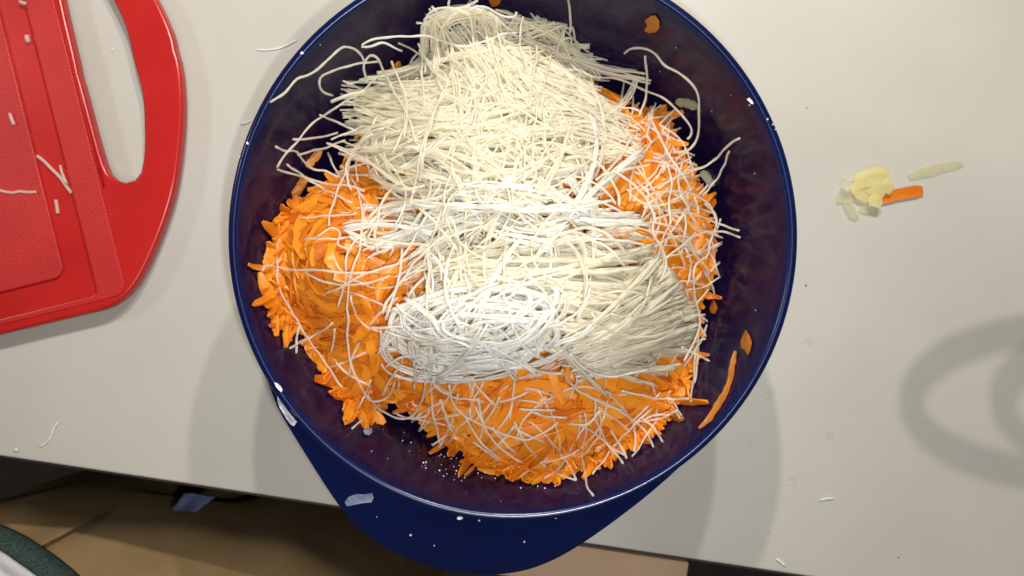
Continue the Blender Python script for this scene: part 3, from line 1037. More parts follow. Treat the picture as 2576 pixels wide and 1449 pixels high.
V3 = lambda p: cv(575, 0, 0.3968, p)
VA = lambda p: cv(830.6, 0, 0.3527, p)
V4 = lambda p: cv(1277.8, 0, 0.3968, p)
V6 = lambda p: cv(1277.8, 511, 0.3968, p)
V5 = lambda p: cv(575, 447, 0.3968, p)
VC = lambda p: cv(766.7, 830.6, 0.3721, p)
hand = [
    (V3([(265, 650), (350, 590), (430, 500), (500, 480), (570, 440), (640, 370), (700, 310), (740, 292), (800, 310), (840, 350), (860, 400)]), 0.002,
     'long pale noodle arching off the tangle and up the bare bowl wall to the rim'),
    (V3([(1830, 205), (1740, 215), (1650, 250), (1560, 285), (1480, 292), (1400, 275), (1320, 245), (1240, 230), (1100, 230), (1000, 235), (930, 250), (850, 280), (845, 300), (900, 295), (970, 272), (1030, 290), (1100, 320)]), 0.006,
     'thick white noodle folded in a tight hairpin above the top tuft'),
    (V3([(660, 605), (600, 580), (575, 540), (585, 490), (640, 455), (740, 425), (850, 400), (950, 390)]), 0.003, 'noodle bent in a wide open hook beside the cut bundle ends'),
    (V3([(870, 500), (860, 420), (880, 365), (910, 350), (950, 380), (1000, 480), (1060, 600), (1120, 700), (1160, 800), (1190, 900)]), 0.006, 'long noodle hooked at its top and trailing down over the upper bundle'),
    (V3([(305, 1060), (380, 960), (480, 840), (600, 730), (720, 660), (850, 570), (960, 480)]), 0.004, 'straight noodle slanting from the upper bundle down to the dark bowl wall'),
    (V3([(300, 930), (360, 955), (430, 965), (480, 1030), (530, 1070), (620, 1085), (700, 1120)]), 0.003, 'kinked noodle crossing the straight slanting one on the bowl wall'),
    (V3([(310, 1070), (400, 1100), (520, 1140), (650, 1165), (760, 1180), (860, 1210)]), 0.003, 'wet double noodle reaching out over the rounded carrot clump'),
    (V3([(370, 1045), (450, 1100), (560, 1170), (680, 1235), (780, 1290)]), 0.004, None),
    (V3([(950, 740), (870, 850), (800, 960), (740, 1100), (690, 1200), (650, 1320), (640, 1430)]), 0.005, 'long straight noodle running from the upper bundle onto the rounded carrot clump'),
    (V3([(410, 880), (500, 880), (600, 870), (690, 840)]), 0.004, None),
    (V3([(580, 730), (660, 760), (740, 800), (800, 830)]), 0.003, None),
    (V3([(440, 985), (540, 950), (640, 930), (740, 890)]), 0.003, None),
    (V3([(750, 950), (900, 940), (1050, 935), (1200, 945)]), 0.004, None),
    (V3([(1240, 180), (1250, 120), (1290, 70), (1370, 50), (1450, 60), (1520, 90), (1540, 160), (1550, 250)]), 0.006, 'noodle looping over the very top of the tuft'),
    (V3([(1530, 60), (1570, 40), (1630, 50), (1690, 80), (1770, 105), (1815, 98), (1822, 75)]), 0.006, 'short white noodle with a curled tip beside the top tuft'),
    (V3([(1400, -20), (1395, 40), (1410, 80)]), 0.004, None),
    (V3([(1580, 0), (1520, 30), (1480, 60)]), 0.004, None),
    (VA([(1020, 1180), (1030, 1000), (1060, 860), (1130, 770), (1220, 740), (1320, 760), (1420, 820), (1500, 880), (1600, 930)]), 0.004, None),
    (VA([(850, 540), (880, 500), (940, 540), (1000, 640), (1000, 760), (950, 840), (860, 880)]), 0.005, None),
    (VA([(1040, 580), (980, 480), (940, 380), (870, 300), (800, 200), (720, 130), (680, 140), (680, 220)]), 0.005, 'long noodle curling up from the upper bundle into the tuft'),
    (VA([(1350, 1090), (1420, 1160), (1470, 1230), (1450, 1290), (1380, 1310)]), 0.005, None),
    (VA([(1340, 520), (1270, 590), (1200, 640), (1140, 670)]), 0.004, None),
    (VA([(640, 500), (660, 620), (670, 750)]), 0.004, None),
    (VA([(720, 520), (790, 500), (830, 560), (820, 660), (770, 740)]), 0.004, None),
    (VA([(1470, 310), (1465, 450), (1440, 600), (1420, 760)]), 0.005, None),
    (VA([(1620, 400), (1630, 320), (1680, 275), (1725, 280), (1710, 340)]), 0.004, None),
    (V4([(735, 335), (780, 305), (860, 310), (930, 345), (990, 410), (1080, 455), (1150, 520), (1200, 600), (1215, 720), (1210, 830), (1170, 920), (1070, 1010)]), 0.002,
     'long wavy noodle curving round the bare bowl wall away from the heap'),
    (V4([(540, 420), (640, 460), (760, 490), (850, 520)]), 0.006, None),
    (V4([(520, 480), (680, 500), (850, 560), (950, 610), (1050, 670), (1120, 750), (1160, 820), (1150, 870), (1138, 880)]), 0.004, 'glassy double noodle drooping over the dark gap beside the carrot'),
    (V4([(875, 355), (880, 450), (875, 540), (870, 640), (840, 730)]), 0.005, 'upright wavy noodle standing before the dark bowl wall'),
    (V4([(385, -20), (395, 80), (395, 150), (385, 215)]), 0.003, 'straight noodle running from the tuft up to the far rim'),
    (V4([(1470, 880), (1400, 920), (1330, 990), (1260, 1045), (1160, 1090), (1060, 1130), (950, 1190)]), 0.004, 'noodle reaching far out over the dark wall towards the counter scraps'),
    (V4([(1405, 960), (1370, 1050), (1310, 1150), (1240, 1240)]), 0.003, None),
    (V4([(790, 850), (730, 960), (660, 1060), (560, 1140)]), 0.006, None),
    (V4([(900, 1045), (780, 1070), (680, 1085), (600, 1110)]), 0.006, None),
    (V4([(660, 1080), (760, 1140), (840, 1210), (900, 1300), (940, 1420)]), 0.006, None),
    (V4([(880, 1245), (960, 1215), (1080, 1215), (1190, 1240), (1270, 1290), (1315, 1370), (1320, 1440)]), 0.005, 'noodle arching in a bow over the carrot edge'),
    (V4([(890, 720), (950, 850), (1020, 980), (1090, 1080), (1150, 1180)]), 0.004, None),
    (V4([(280, 905), (340, 945), (440, 950), (560, 920), (640, 880)]), 0.005, None),
    (V4([(1000, 1020), (1040, 1150), (1020, 1280), (1030, 1420)]), 0.003, None),
    (V4([(1100, 1020), (1080, 1160), (1120, 1280), (1190, 1420)]), 0.003, None),
    (V6([(1250, 0), (1310, 60), (1320, 130), (1280, 250), (1270, 330), (1200, 380), (1175, 440), (1180, 560), (1200, 640), (1215, 760), (1180, 880), (1120, 1000)]), 0.004, 'long meandering noodle following the heap edge above the dark wall'),
    (V6([(1470, 220), (1390, 185), (1290, 180), (1180, 210), (1100, 270), (1000, 350)]), 0.004, None),
    (V6([(1465, 175), (1380, 145), (1280, 110), (1180, 70), (1060, 60), (940, 100)]), 0.004, None),
    (V6([(1275, 1000), (1190, 955), (1100, 910)]), 0.003, None),
    (V6([(1270, 545), (1230, 590), (1190, 640)]), 0.003, None),
    (V6([(1145, 1240), (1060, 1240), (940, 1240), (850, 1220), (720, 1190)]), 0.004, None),
    (V6([(890, 1050), (800, 1070), (680, 1105), (580, 1090), (480, 1040), (390, 960)]), 0.005, 'white noodle curving under the brush end of the dense bundle'),
    (V6([(1250, 710), (1190, 712), (1120, 740), (1090, 690)]), 0.003, None),
    (V6([(870, 270), (760, 245), (600, 225), (420, 235), (250, 240), (140, 215)]), 0.006, 'bright white noodle lying straight across the middle of the heap'),
    (V6([(0, 300), (70, 330), (110, 400), (150, 490), (180, 525)]), 0.007, None),
    (V6([(910, 590), (840, 650), (760, 720), (700, 770)]), 0.006, None),
    (V6([(930, 60), (920, 180), (980, 290), (1000, 400), (960, 500)]), 0.004, None),
    (V5([(220, 590), (235, 560), (290, 565), (400, 580), (540, 585), (680, 600), (820, 600), (950, 600)]), 0.003, 'glassy noodle laid straight across the rounded carrot clump'),
    (V5([(310, 420), (305, 540), (320, 680), (370, 800), (430, 900), (500, 1010), (580, 1130), (660, 1240), (720, 1330)]), 0.003, 'long noodle running down the outer edge of the rounded carrot clump'),
    (V5([(560, 380), (620, 330), (670, 315), (710, 345), (690, 420), (760, 460)]), 0.005, 'hooked noodle standing on the rounded carrot clump'),
    (V5([(820, 100), (850, 250), (830, 450), (780, 600), (750, 800), (760, 900), (755, 1050), (780, 1200), (830, 1300), (880, 1400), (940, 1420), (1010, 1390), (1050, 1300)]), 0.004, 'very long double noodle trailing past the ragged carrot tuft in a hook'),
    (V5([(690, 820), (720, 740), (740, 640), (750, 500), (800, 400), (880, 340)]), 0.004, None),
    (V5([(900, 950), (1000, 950), (1100, 945)]), 0.006, None),
    (V5([(960, 970), (970, 1060), (1010, 1140), (1060, 1180)]), 0.005, None),
    (V5([(975, 1380), (1010, 1310), (1050, 1240), (1090, 1190)]), 0.003, None),
    (V5([(1170, 1340), (1185, 1250), (1200, 1190)]), 0.006, None),
    (V5([(1000, 1200), (1100, 1140), (1300, 1120), (1480, 1115), (1600, 1090), (1800, 1060)]), 0.006, 'bright white noodle along the lower side of the oval nest'),
    (V5([(430, 1110), (435, 1020), (450, 940)]), 0.002, None),
    (V5([(390, 1080), (470, 1040), (560, 990), (660, 920)]), 0.002, None),
    (V5([(650, 1110), (665, 1030), (670, 960)]), 0.003, None),
    (V5([(1000, 900), (1040, 760), (1090, 600), (1100, 450)]), 0.004, None),
    (VC([(980, 370), (1000, 480), (1070, 580), (1200, 640), (1300, 680), (1420, 730), (1500, 745), (1600, 700), (1710, 620)]), 0.003, 'long noodle sagging in a bow over the carrot by the handle lip'),
    (VC([(1270, 650), (1320, 720), (1380, 790), (1425, 835)]), 0.003, None),
    (VC([(1180, 765), (1210, 650), (1270, 550), (1310, 450)]), 0.003, None),
    (VC([(910, 470), (950, 570), (990, 660), (1000, 690)]), 0.003, None),
    (VC([(430, 440), (500, 530), (600, 590), (680, 600), (740, 560), (800, 450), (820, 350)]), 0.003, 'noodle hanging in a deep loop over the dark gap by the handle lip'),
    (VC([(1890, 560), (1900, 680), (1880, 830), (1890, 950), (1905, 1060), (1950, 1120)]), 0.002, 'noodle hanging down the bowl wall towards the handle lip'),
    (VC([(1790, 635), (1880, 645), (1940, 610), (1990, 540)]), 0.004, None),
    (VC([(1840, 745), (1870, 680), (1930, 620), (1990, 545)]), 0.003, None),
    (VC([(1830, 870), (1890, 830), (1960, 760), (2000, 690), (1990, 560)]), 0.003, None),
    (VC([(2160, 840), (2070, 790), (2010, 700), (1970, 600), (1960, 460)]), 0.003, None),
    (VC([(1460, 995), (1540, 930), (1640, 860)]), 0.002, None),
    (VC([(1450, 530), (1560, 535), (1690, 540)]), 0.003, None),
    (VC([(1530, 560), (1640, 580), (1770, 590)]), 0.003, None),
    (VC([(2210, 690), (2120, 620), (2030, 560), (1990, 520)]), 0.003, None),
    (VC([(2460, 580), (2380, 570), (2280, 610), (2220, 640)]), 0.003, None),
    (VC([(860, 605), (950, 590), (1040, 570)]), 0.002, None),
    (VC([(610, 560), (650, 580), (720, 600), (820, 580)]), 0.002, None),
]
for pts, lift, lb in hand:
    cxy = np.mean(pts, axis=0)
    g = strand(pts, 0.0, 'N', lift=lift * 0.8, seed=nxt(), wig=0.0008, step=9, rad=R_N * U(0.95, 1.12))
    if lb is None:
        z_ = 'top' if in_poly(np.array([cxy[0]]), np.array([cxy[1]]), noodle_core)[0] else ('side' if cxy[0] > 1400 and cxy[1] < 900 else ('clump' if cxy[1] < 900 else 'lip'))
        single_n.append((g, *zl[z_]))
    else:
        single_n.append((g, lb, 'noodles one can follow singly'))
o = big_quads('noodle_tangle', np.vstack(bucket['noodle'][0]), np.vstack(bucket['noodle'][1]), M['noodle'])
tag(o, 'dense cream bundles of soaked rice noodles on the carrot in the bowl', 'rice noodles', kind='stuff')
o = big_quads('noodle_nest', np.vstack(bucket['noodle_white'][0]), np.vstack(bucket['noodle_white'][1]), M['noodle_white'])
tag(o, 'bright white oval nest and crossing tangle of rice noodles on the heap', 'rice noodles', kind='stuff')
for g, lb, gr in single_n:
    o = put('rice_noodle', g[0], g[1], M['noodle_white' if 'white' in lb else 'noodle'], origin=g[0].mean(0))
    if gr != 'noodles one can follow singly':
        mid = g[0].reshape(-1, 6, 3).mean(1)
        arc = np.linalg.norm(np.diff(mid, axis=0), axis=1).sum()
        str_ = np.linalg.norm(mid[-1] - mid[0]) / arc
        lb = (('short ' if arc < 0.024 else 'long ' if arc > 0.042 else 'medium length ')
              + ('straight ' if str_ > 0.965 else 'gently bent ' if str_ > 0.85 else 'hooked ' if str_ > 0.6 else 'curled up ')
              + lb.replace('curling ', '').replace('thin loose ', 'loose '))
    tag(o, lb, 'noodle', gr)


# ------------------------------------------------------------------ bits on the bowl wall, rim and handle
def chip(name, pxs, z_of, thick, mat, label, cat, group=None, dome=0.3):
    """a small flat torn piece with thickness from a layout outline"""
    p = np.array(pxs, float)
    c = p.mean(0)
    n = len(p)
    ring0 = to_world(p[:, 0], p[:, 1], z_of(p[:, 0], p[:, 1]) + 0.0003)
    mid_px = c + (p - c) * 0.6
    ring1 = to_world(mid_px[:, 0], mid_px[:, 1], z_of(mid_px[:, 0], mid_px[:, 1]) + thick)
    ring_e = ring0.copy(); ring_e[:, 2] += thick * 0.7
    top = to_world(np.array([c[0]]), np.array([c[1]]), z_of(np.array([c[0]]), np.array([c[1]])) + thick * (1 + dome))
    v_ = np.vstack([ring0, ring_e, ring1, top])
    fs = [tuple(range(n))]
    for k in range(n):
        k2 = (k + 1) % n
        fs += [(k, k2, n + k2, n + k), (n + k, n + k2, 2 * n + k2, 2 * n + k), (2 * n + k, 2 * n + k2, 3 * n)]
    o = put(name, v_, fs, mat, origin=ring0.mean(0), smooth=False)
    bm = bmesh.new(); bm.from_mesh(o.data); bmesh.ops.recalc_face_normals(bm, faces=bm.faces); bm.to_mesh(o.data); bm.free()
    if label: tag(o, label, cat, group)
    return o


wz = lambda x, y: samp(WZ, x, y)
tbl = lambda x, y: np.zeros(np.shape(x))
chip('carrot_scrap', [(1622, 52), (1636, 42), (1648, 40), (1658, 55), (1658, 72), (1648, 82), (1633, 84), (1620, 78), (1628, 66)], wz, 0.0012, M['carrot_shaded'],
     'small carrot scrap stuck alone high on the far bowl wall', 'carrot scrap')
chip('carrot_scrap', [(1232, -14), (1262, -14), (1260, 5), (1250, 16), (1238, 18), (1230, 5)], wz, 0.0012, M['carrot_shaded'],
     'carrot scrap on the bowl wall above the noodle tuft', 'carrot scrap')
chip('carrot_scrap', [(1793, 750), (1799, 760), (1804, 775), (1797, 790), (1788, 787), (1784, 775)], wz, 0.0012, M['carrot_shaded'],
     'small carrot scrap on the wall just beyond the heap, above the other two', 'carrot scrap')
chip('carrot_scrap', [(1875, 829), (1885, 845), (1890, 862), (1886, 880), (1880, 893), (1872, 880), (1864, 875), (1862, 862), (1866, 848)], wz, 0.0012, M['carrot_shaded'],
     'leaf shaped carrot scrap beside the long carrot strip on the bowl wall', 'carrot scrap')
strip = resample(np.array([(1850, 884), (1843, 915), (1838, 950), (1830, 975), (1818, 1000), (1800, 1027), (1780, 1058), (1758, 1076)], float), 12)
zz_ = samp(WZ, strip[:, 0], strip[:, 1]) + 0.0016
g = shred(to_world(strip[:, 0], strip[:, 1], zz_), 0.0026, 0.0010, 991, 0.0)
tag(put('carrot_strip', g[0], g[1], M['carrot_shaded'], origin=g[0].mean(0)), 'long thin carrot strip lying on the bare bowl wall by the rim', 'carrot strip')
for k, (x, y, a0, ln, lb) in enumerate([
        (755, 470, -1.0, 60, 'thin shade-darkened carrot scrap on the wall behind the rounded clump'),
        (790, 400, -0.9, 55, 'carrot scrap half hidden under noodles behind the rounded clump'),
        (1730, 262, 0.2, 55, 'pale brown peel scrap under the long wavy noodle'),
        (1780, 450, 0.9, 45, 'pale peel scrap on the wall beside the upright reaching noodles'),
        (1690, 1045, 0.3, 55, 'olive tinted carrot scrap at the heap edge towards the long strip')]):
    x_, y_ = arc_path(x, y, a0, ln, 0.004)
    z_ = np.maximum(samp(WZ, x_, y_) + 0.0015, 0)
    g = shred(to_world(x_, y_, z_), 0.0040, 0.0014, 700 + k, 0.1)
    tag(put('vegetable_scrap', g[0], g[1], M['carrot_shaded'] if k not in (2, 3) else M['onion'], origin=g[0].mean(0)), lb, 'scrap')
chip('onion_bit', [(1878, 250), (1890, 244), (1904, 246), (1909, 255), (1904, 264), (1890, 262)], wz, 0.0010, M['white_bit'],
     'white vegetable bit stuck on the inner wall just under the rim', 'vegetable bit')
chip('noodle_end', [(918, 1076), (926, 1072), (936, 1077), (938, 1086), (930, 1094), (920, 1092), (915, 1084)], wz, 0.0018, M['tape'],
     'round translucent grey bit below the tip of the ragged carrot tuft', 'vegetable bit')

# salt grains over the wall near the handle
gv, gq, go = [], [], 0
for k in range(170):
    x, y = 1180 + G(0, 90), 1145 + G(0, 38) + 0.12 * 0
    y += (x - 1180) * 0.16
    if samp(D, [x], [y])[0] > -14 or np.hypot(x - 1290, y - 595) > 672:
        continue
    r = U(0.00010, 0.00034)
    c = to_world(np.array([x]), np.array([y]), samp(WZ, [x], [y]) + r * 0.9)[0]
    b_ = np.array(box(-1, 1, -1, 1, -1, 1)[0]) * r * np.array([1, U(0.6, 1), 0.8])
    a_ = U(0, 3.1)
    rot = np.array([[math.cos(a_), -math.sin(a_), 0], [math.sin(a_), math.cos(a_), 0], [0, 0, 1]])
    gv.append(b_ @ rot.T + c); gq.append(np.array(box(0, 1, 0, 1, 0, 1)[1]) + go); go += 8
o = big_quads('salt_grains', np.vstack(gv), np.vstack(gq), M['salt'])
o.data.polygons.foreach_set('use_smooth', [False] * len(o.data.polygons))
tag(o, 'scattered salt grains on the inner wall near the handle lip', 'salt', kind='stuff')

dg = bpy.context.evaluated_depsgraph_get()


def lip_z(x, y):
    out = []
    for a, b in zip(np.atleast_1d(x), np.atleast_1d(y)):
        z = 0.12
        for _ in range(10):
            wpt = P(a, b, z)[:2] - BC
            r = np.hypot(*wpt)
            ph = math.atan2(wpt[1], wpt[0])
            ph = ph + 2 * math.pi * round((phi.mean() - ph) / (2 * math.pi))
            o_ = np.argsort(phi)
            r1 = max(np.interp(ph, phi[o_], rad[o_]), 0.1232)
            z1 = np.interp(ph, phi[o_], edge_pts[o_, 2])
            s = min(max((r - 0.1226) / (r1 - 0.1226 + 1e-6), 0), 1)
            z = 0.1222 - (0.1222 - z1) * (0.92 * s + 0.08 * s * s)
        zr = np.interp(r, [0.1203, 0.1212, 0.1226, 0.1240, 0.1250, 0.1254, 0.1256], [0.1222, 0.1240, 0.1250, 0.1248, 0.1238, 0.1222, 0.0])
        out.append(max(z, zr))
    return np.array(out)


chip('clear_scrap', [(877, 1250), (895, 1243), (915, 1244), (937, 1240), (940, 1252), (935, 1263), (910, 1266), (890, 1270), (872, 1273), (868, 1262)], lip_z, 0.0004, M['tape'],
     'frosted rectangular scrap sticking to the blue handle lip', 'scrap', dome=0.0)
sm_px = [(697, 985), (702, 1003), (708, 1012), (722, 1020), (735, 1034), (746, 1048), (748, 1060), (740, 1072), (732, 1068), (722, 1055), (713, 1040), (704, 1025), (699, 1010)]
chip('starch_smear', sm_px, lip_z, 0.0005, M['smear'], 'white starch smear on the rim where the handle lip begins', 'smear', dome=0.6)
chip('starch_smear', [(691, 962), (698, 964), (706, 971), (711, 980), (709, 986), (702, 980), (695, 972)], lip_z, 0.0009, M['white_bit'],
     'thin white crescent of starch on the rim above the larger smear', 'smear', dome=0.4)


def dot(x, y, r, zf, mat, label, cat, group=None, name='starch_speck', ex=1.0):
    a_ = np.linspace(0, 2 * math.pi, 7, endpoint=False)
    j_ = 1 + G(0, 0.15, 7)
    chip(name, np.column_stack([x + 0.8 * r * ex * np.cos(a_) * j_, y + 0.8 * r * np.sin(a_) * j_]), zf, 0.0005, mat, label, cat, group, dome=0.5)


rimz = lambda x, y: np.full(np.shape(x), 0.1249)
for x, y, r in [(760, 134, 5.5), (623, 360, 4.5), (603, 395, 3.0), (1930, 300, 3), (1944, 313, 3), (1950, 326, 2.5)]:
    dot(x, y, r * 0.9, rimz, M['white_bit'] if r > 4 else M['smear'], 'tiny white starch speck on the blue bowl rim', 'speck', 'starch specks on the rim')
for x, y, r, e in [(1155, 1303, 7, 1.7), (1206, 1309, 3, 1.6), (1033, 1345, 4, 1.2), (1092, 1372, 2.5, 1), (1319, 1362, 3.5, 1), (1375, 1303, 2.2, 1.6), (1398, 1303, 2.2, 1.6), (948, 1300, 2.6, 0.7)]:
    dot(x, y, r * 0.8, lip_z, M['white_bit'] if r > 5 else M['smear'], 'tiny white starch speck on the blue handle lip', 'speck', 'starch specks on the handle lip', ex=e)
for x, y, r in [(1885, 265, 2.5), (1838, 240, 1.6), (1700, 120, 1.6), (1930, 262, 2), (806, 113, 2), (1790, 280, 1.5), (1660, 180, 1.5), (1898, 437, 2), (1900, 780, 1.8), (1625, 1065, 2)]:
    dot(x, y, r, wz, M['smear'], 'tiny pale speck on the dark inner bowl wall', 'speck', 'pale specks on the inner wall')


# ------------------------------------------------------------------ noodle bits on the board and the counter
def bit(pts, z0, rad_, label, mat='noodle', name='noodle_bit', group=None):
    p = resample(np.array(pts, float), 6)
    z = np.full(len(p), z0 + rad_ * 0.95)
    g = tube(to_world(p[:, 0], p[:, 1], z), rad_, 6)
    tag(put(name, g[0], g[1], M[mat], origin=g[0].mean(0)), label, 'noodle bit', group)


S0 = lambda p: [(x / 3.6225 * 0.6389, (y / 3.6225 + 550) * 0.6389) for x, y in p]
S1 = lambda p: [(x / 2.898 * 0.6389, y / 2.898 * 0.6389) for x, y in p]
bit(S0([(530, 230), (620, 300), (740, 420), (860, 540), (950, 670), (1020, 760)]), BT - 0.0014, 0.00095, 'longest straight noodle bit lying over the board groove')
bit(S0([(860, 365), (875, 440), (910, 540), (950, 620)]), BT + 0.0003, 0.00075, 'short noodle bit leaning on the longest noodle bit on the board')
bit(S0([(-60, 720), (0, 725), (90, 745), (180, 755), (280, 738), (400, 748), (515, 745)]), BT - 0.0004, 0.0008, 'wavy noodle bit lying flat on the grained board panel')
bit(S0([(795, 860), (810, 940), (825, 1050)]), BT - 0.002, 0.0010, 'stubby noodle bit in the board groove below the longest one')
bit(S1([(225, 15), (260, 30), (295, 40)]), BT + 0.0002, 0.0010, 'tiny noodle bit by the groove at the far end of the grip hole')
bit(S1([(305, 405), (312, 440), (322, 475)]), BT - 0.0014, 0.0014, 'thick square noodle stub on the edge of the board groove')
bit(S1([(112, 1295), (130, 1350), (158, 1420)]), BT - 0.0004, 0.0010, 'short noodle bit alone on the grained board panel')
bit([(645, 125), (670, 126), (700, 122), (725, 112), (745, 101)], 0, 0.0005, 'thin curved noodle bit on the counter between board and far rim', 'white_bit')
bit([(606, 312), (616, 311), (630, 304)], 0, 0.0005, 'tiny curled noodle bit on the counter against the rim', 'white_bit')
bit([(99, 1124), (115, 1115), (128, 1100), (135, 1078), (147, 1062)], 0, 0.0005, 'thin bowed noodle bit on the counter near the front edge below the board', 'white_bit')
bit([(36, 1133), (42, 1130), (45, 1135)], 0, 0.0008, 'tiny noodle crumb on the counter near the person', 'white_bit')
bit([(1953, 1405), (1965, 1414), (1976, 1423)], 0, 0.0008, 'short straight noodle bit near the counter front edge beyond the drawer', 'white_bit')
bit([(2064, 1258), (2080, 1254), (2096, 1254)], 0, 0.0007, 'pale noodle bit on the counter inside the ring shadow', 'white_bit')
bit([(280, 120), (284, 128)], 0, 0.0005, 'minute noodle crumb on the counter seen through the grip hole', 'white_bit')
bit([(1934, 1329), (1937, 1333)], 0, 0.0005, 'minute white crumb on the counter in the bowl shadow', 'white_bit')
for x, y, r, lb in [(2027, 718, 2.6, 'single dark crumb on the counter between bowl and scraps'), (2030, 270, 1.4, 'minute dark crumb on the counter beside the far rim'),
                    (2260, 1402, 2.0, 'small dark crumb near the counter front edge')]:
    dot(x, y, r, tbl, M['crumb'], lb, 'crumb', name='crumb')
for x, y in [(358, 1204), (657, 1249), (1707, 1406)]:
    q = P(x, y - 2, 0)
    vv, ff = box(-0.0004, 0.0004, -0.0004, 0.0011, -0.0005, 0.0003)
    tag(put('edge_chip', np.array(vv) + q, ff, M['crumb'], origin=q, smooth=False), 'tiny dark chip at the front edge of the counter', 'chip', 'chips in the counter edge')
bpy.context.view_layer.objects.active = None

# water drops
def drop(px, py, r, h, label):
    c = P(px, py, 0.0)
    n, m_ = 20, 5
    v_ = []
    for k in range(m_):
        a = (math.pi / 2) * k / m_
        for q in range(n):
            t_ = 2 * math.pi * q / n
            v_.append((r * (1 - k / m_) * math.cos(t_), r * (1 - k / m_) * math.sin(t_), h * (1 - (1 - k / m_) ** 2) + 0.00005))
    v_.append((0, 0, h)); v_.append((0, 0, 0.00005))
    fs = [(k * n + q, k * n + (q + 1) % n, (k + 1) * n + (q + 1) % n, (k + 1) * n + q) for k in range(m_ - 1) for q in range(n)]
    fs += [((m_ - 1) * n + q, (m_ - 1) * n + (q + 1) % n, m_ * n) for q in range(n)]
    fs += [((q + 1) % n, q, m_ * n + 1) for q in range(n)]
    tag(put('water_drop', np.array(v_) + c, fs, M['water'], origin=c), label, 'water drop', 'water drops on the counter')


for x, y, r in [(2036, 862, 0.0032), (1936, 992, 0.0032), (1881, 1117, 0.0030), (2088, 1097, 0.0024), (1992, 1214, 0.0034)]:
    drop(x, y, r, 0.0006, 'clear flat water drop on the counter between the bowl and the ring shadow')

# ------------------------------------------------------------------ scraps on the counter
def curl_chip(px, py, ang_, ln, wd, curv, z0, arch, mat, name, label, cat, seed):
    x, y = arc_path(px, py, ang_, ln, curv, 8)
    s = np.linspace(-1, 1, 8)
    z = z0 + arch * (1 - s ** 2)
    g = shred(to_world(x, y, np.maximum(z, 0.0009)), wd * 1.1, 0.0006, seed, 0.0, blunt=0.6 if mat != 'carrot' else 1.0, jag=0.16 if mat != 'carrot' else 0.04)
    g[0][:, 2] = np.maximum(g[0][:, 2], 0.0002)
    tag(put(name, g[0], g[1], M[mat], origin=g[0].mean(0)), label, cat)


K = lambda x, y: ((3200 + x / 3.096) * 0.6389, (550 + y / 3.096) * 0.6389)
x, y = K(1060, 670); curl_chip(x, y, -0.22, 118, 0.0060, 0.0015, 0.0012, 0.0006, 'carrot', 'carrot_stick', 'flat orange carrot stick in the scraps on the counter', 'carrot stick', 31)
x, y = K(720, 460); curl_chip(x, y, -0.17, 92, 0.0095, 0.002, 0.0035, 0.002, 'pale_veg', 'root_slice', 'widest pale yellow slice on top of the counter scraps', 'vegetable slice', 32)
x, y = K(840, 600); curl_chip(x, y, -0.55, 66, 0.0088, 0.004, 0.0046, 0.001, 'pale_veg', 'root_slice', 'rounded yellow slice lying over the carrot stick', 'vegetable slice', 33)
x, y = K(765, 745); curl_chip(x, y, 0.5, 36, 0.0060, 0.003, 0.0062, 0.0005, 'pale_veg', 'root_slice', 'small cream flake raised in front of the carrot stick', 'vegetable slice', 34)
x, y = K(585, 640); curl_chip(x, y, 0.9, 60, 0.0062, -0.004, 0.0032, 0.001, 'pale_veg', 'root_slice', 'bent yellow shred at the bowl side of the counter scraps', 'vegetable slice', 35)
x, y = K(410, 560); curl_chip(x, y, 0.35, 28, 0.0050, 0.002, 0.0058, 0.0, 'onion', 'onion_flake', 'pale flake standing off the counter at the scraps tip', 'vegetable slice', 36)
x, y = K(400, 720); curl_chip(x, y, -0.1, 48, 0.0046, 0.003, 0.0010, 0.0008, 'onion', 'onion_flake', 'see-through grey flake under the scraps tip', 'vegetable slice', 37)
x, y = K(470, 860); curl_chip(x, y, 0.95, 52, 0.0048, 0.002, 0.0012, 0.0008, 'onion', 'onion_flake', 'see-through forked flake pointing to the counter front edge', 'vegetable slice', 38)
x, y = K(680, 860); curl_chip(x, y, 0.15, 46, 0.0040, 0.002, 0.0010, 0.0004, 'onion', 'onion_flake', 'thin see-through flake below the raised cream flake', 'vegetable slice', 39)
x, y = K(1500, 365); curl_chip(x, y, -0.27, 142, 0.0058, 0.001, 0.0011, 0.0004, 'onion', 'onion_strip', 'long see-through greenish strip apart from the other scraps', 'vegetable strip', 40)

# ------------------------------------------------------------------ cooking pot beside the frame, its loop handle throws the ring shadows
pot_c = np.array([0.380, 0.0835])
pot = empty('cooking_pot', (pot_c[0], pot_c[1], 0.0))


def lathe_at(c, prof, n, name, mat, parent):
    prof = np.asarray(prof)
    a = np.linspace(0, 2 * np.pi, n, endpoint=False)
    verts = np.concatenate([np.column_stack([c[0] + r * np.cos(a), c[1] + r * np.sin(a), np.full(n, z)]) for r, z in prof])
    faces = [(i * n + k, i * n + (k + 1) % n, (i + 1) * n + (k + 1) % n, (i + 1) * n + k) for i in range(len(prof) - 1) for k in range(n)]
    return put(name, verts, faces, mat, parent)


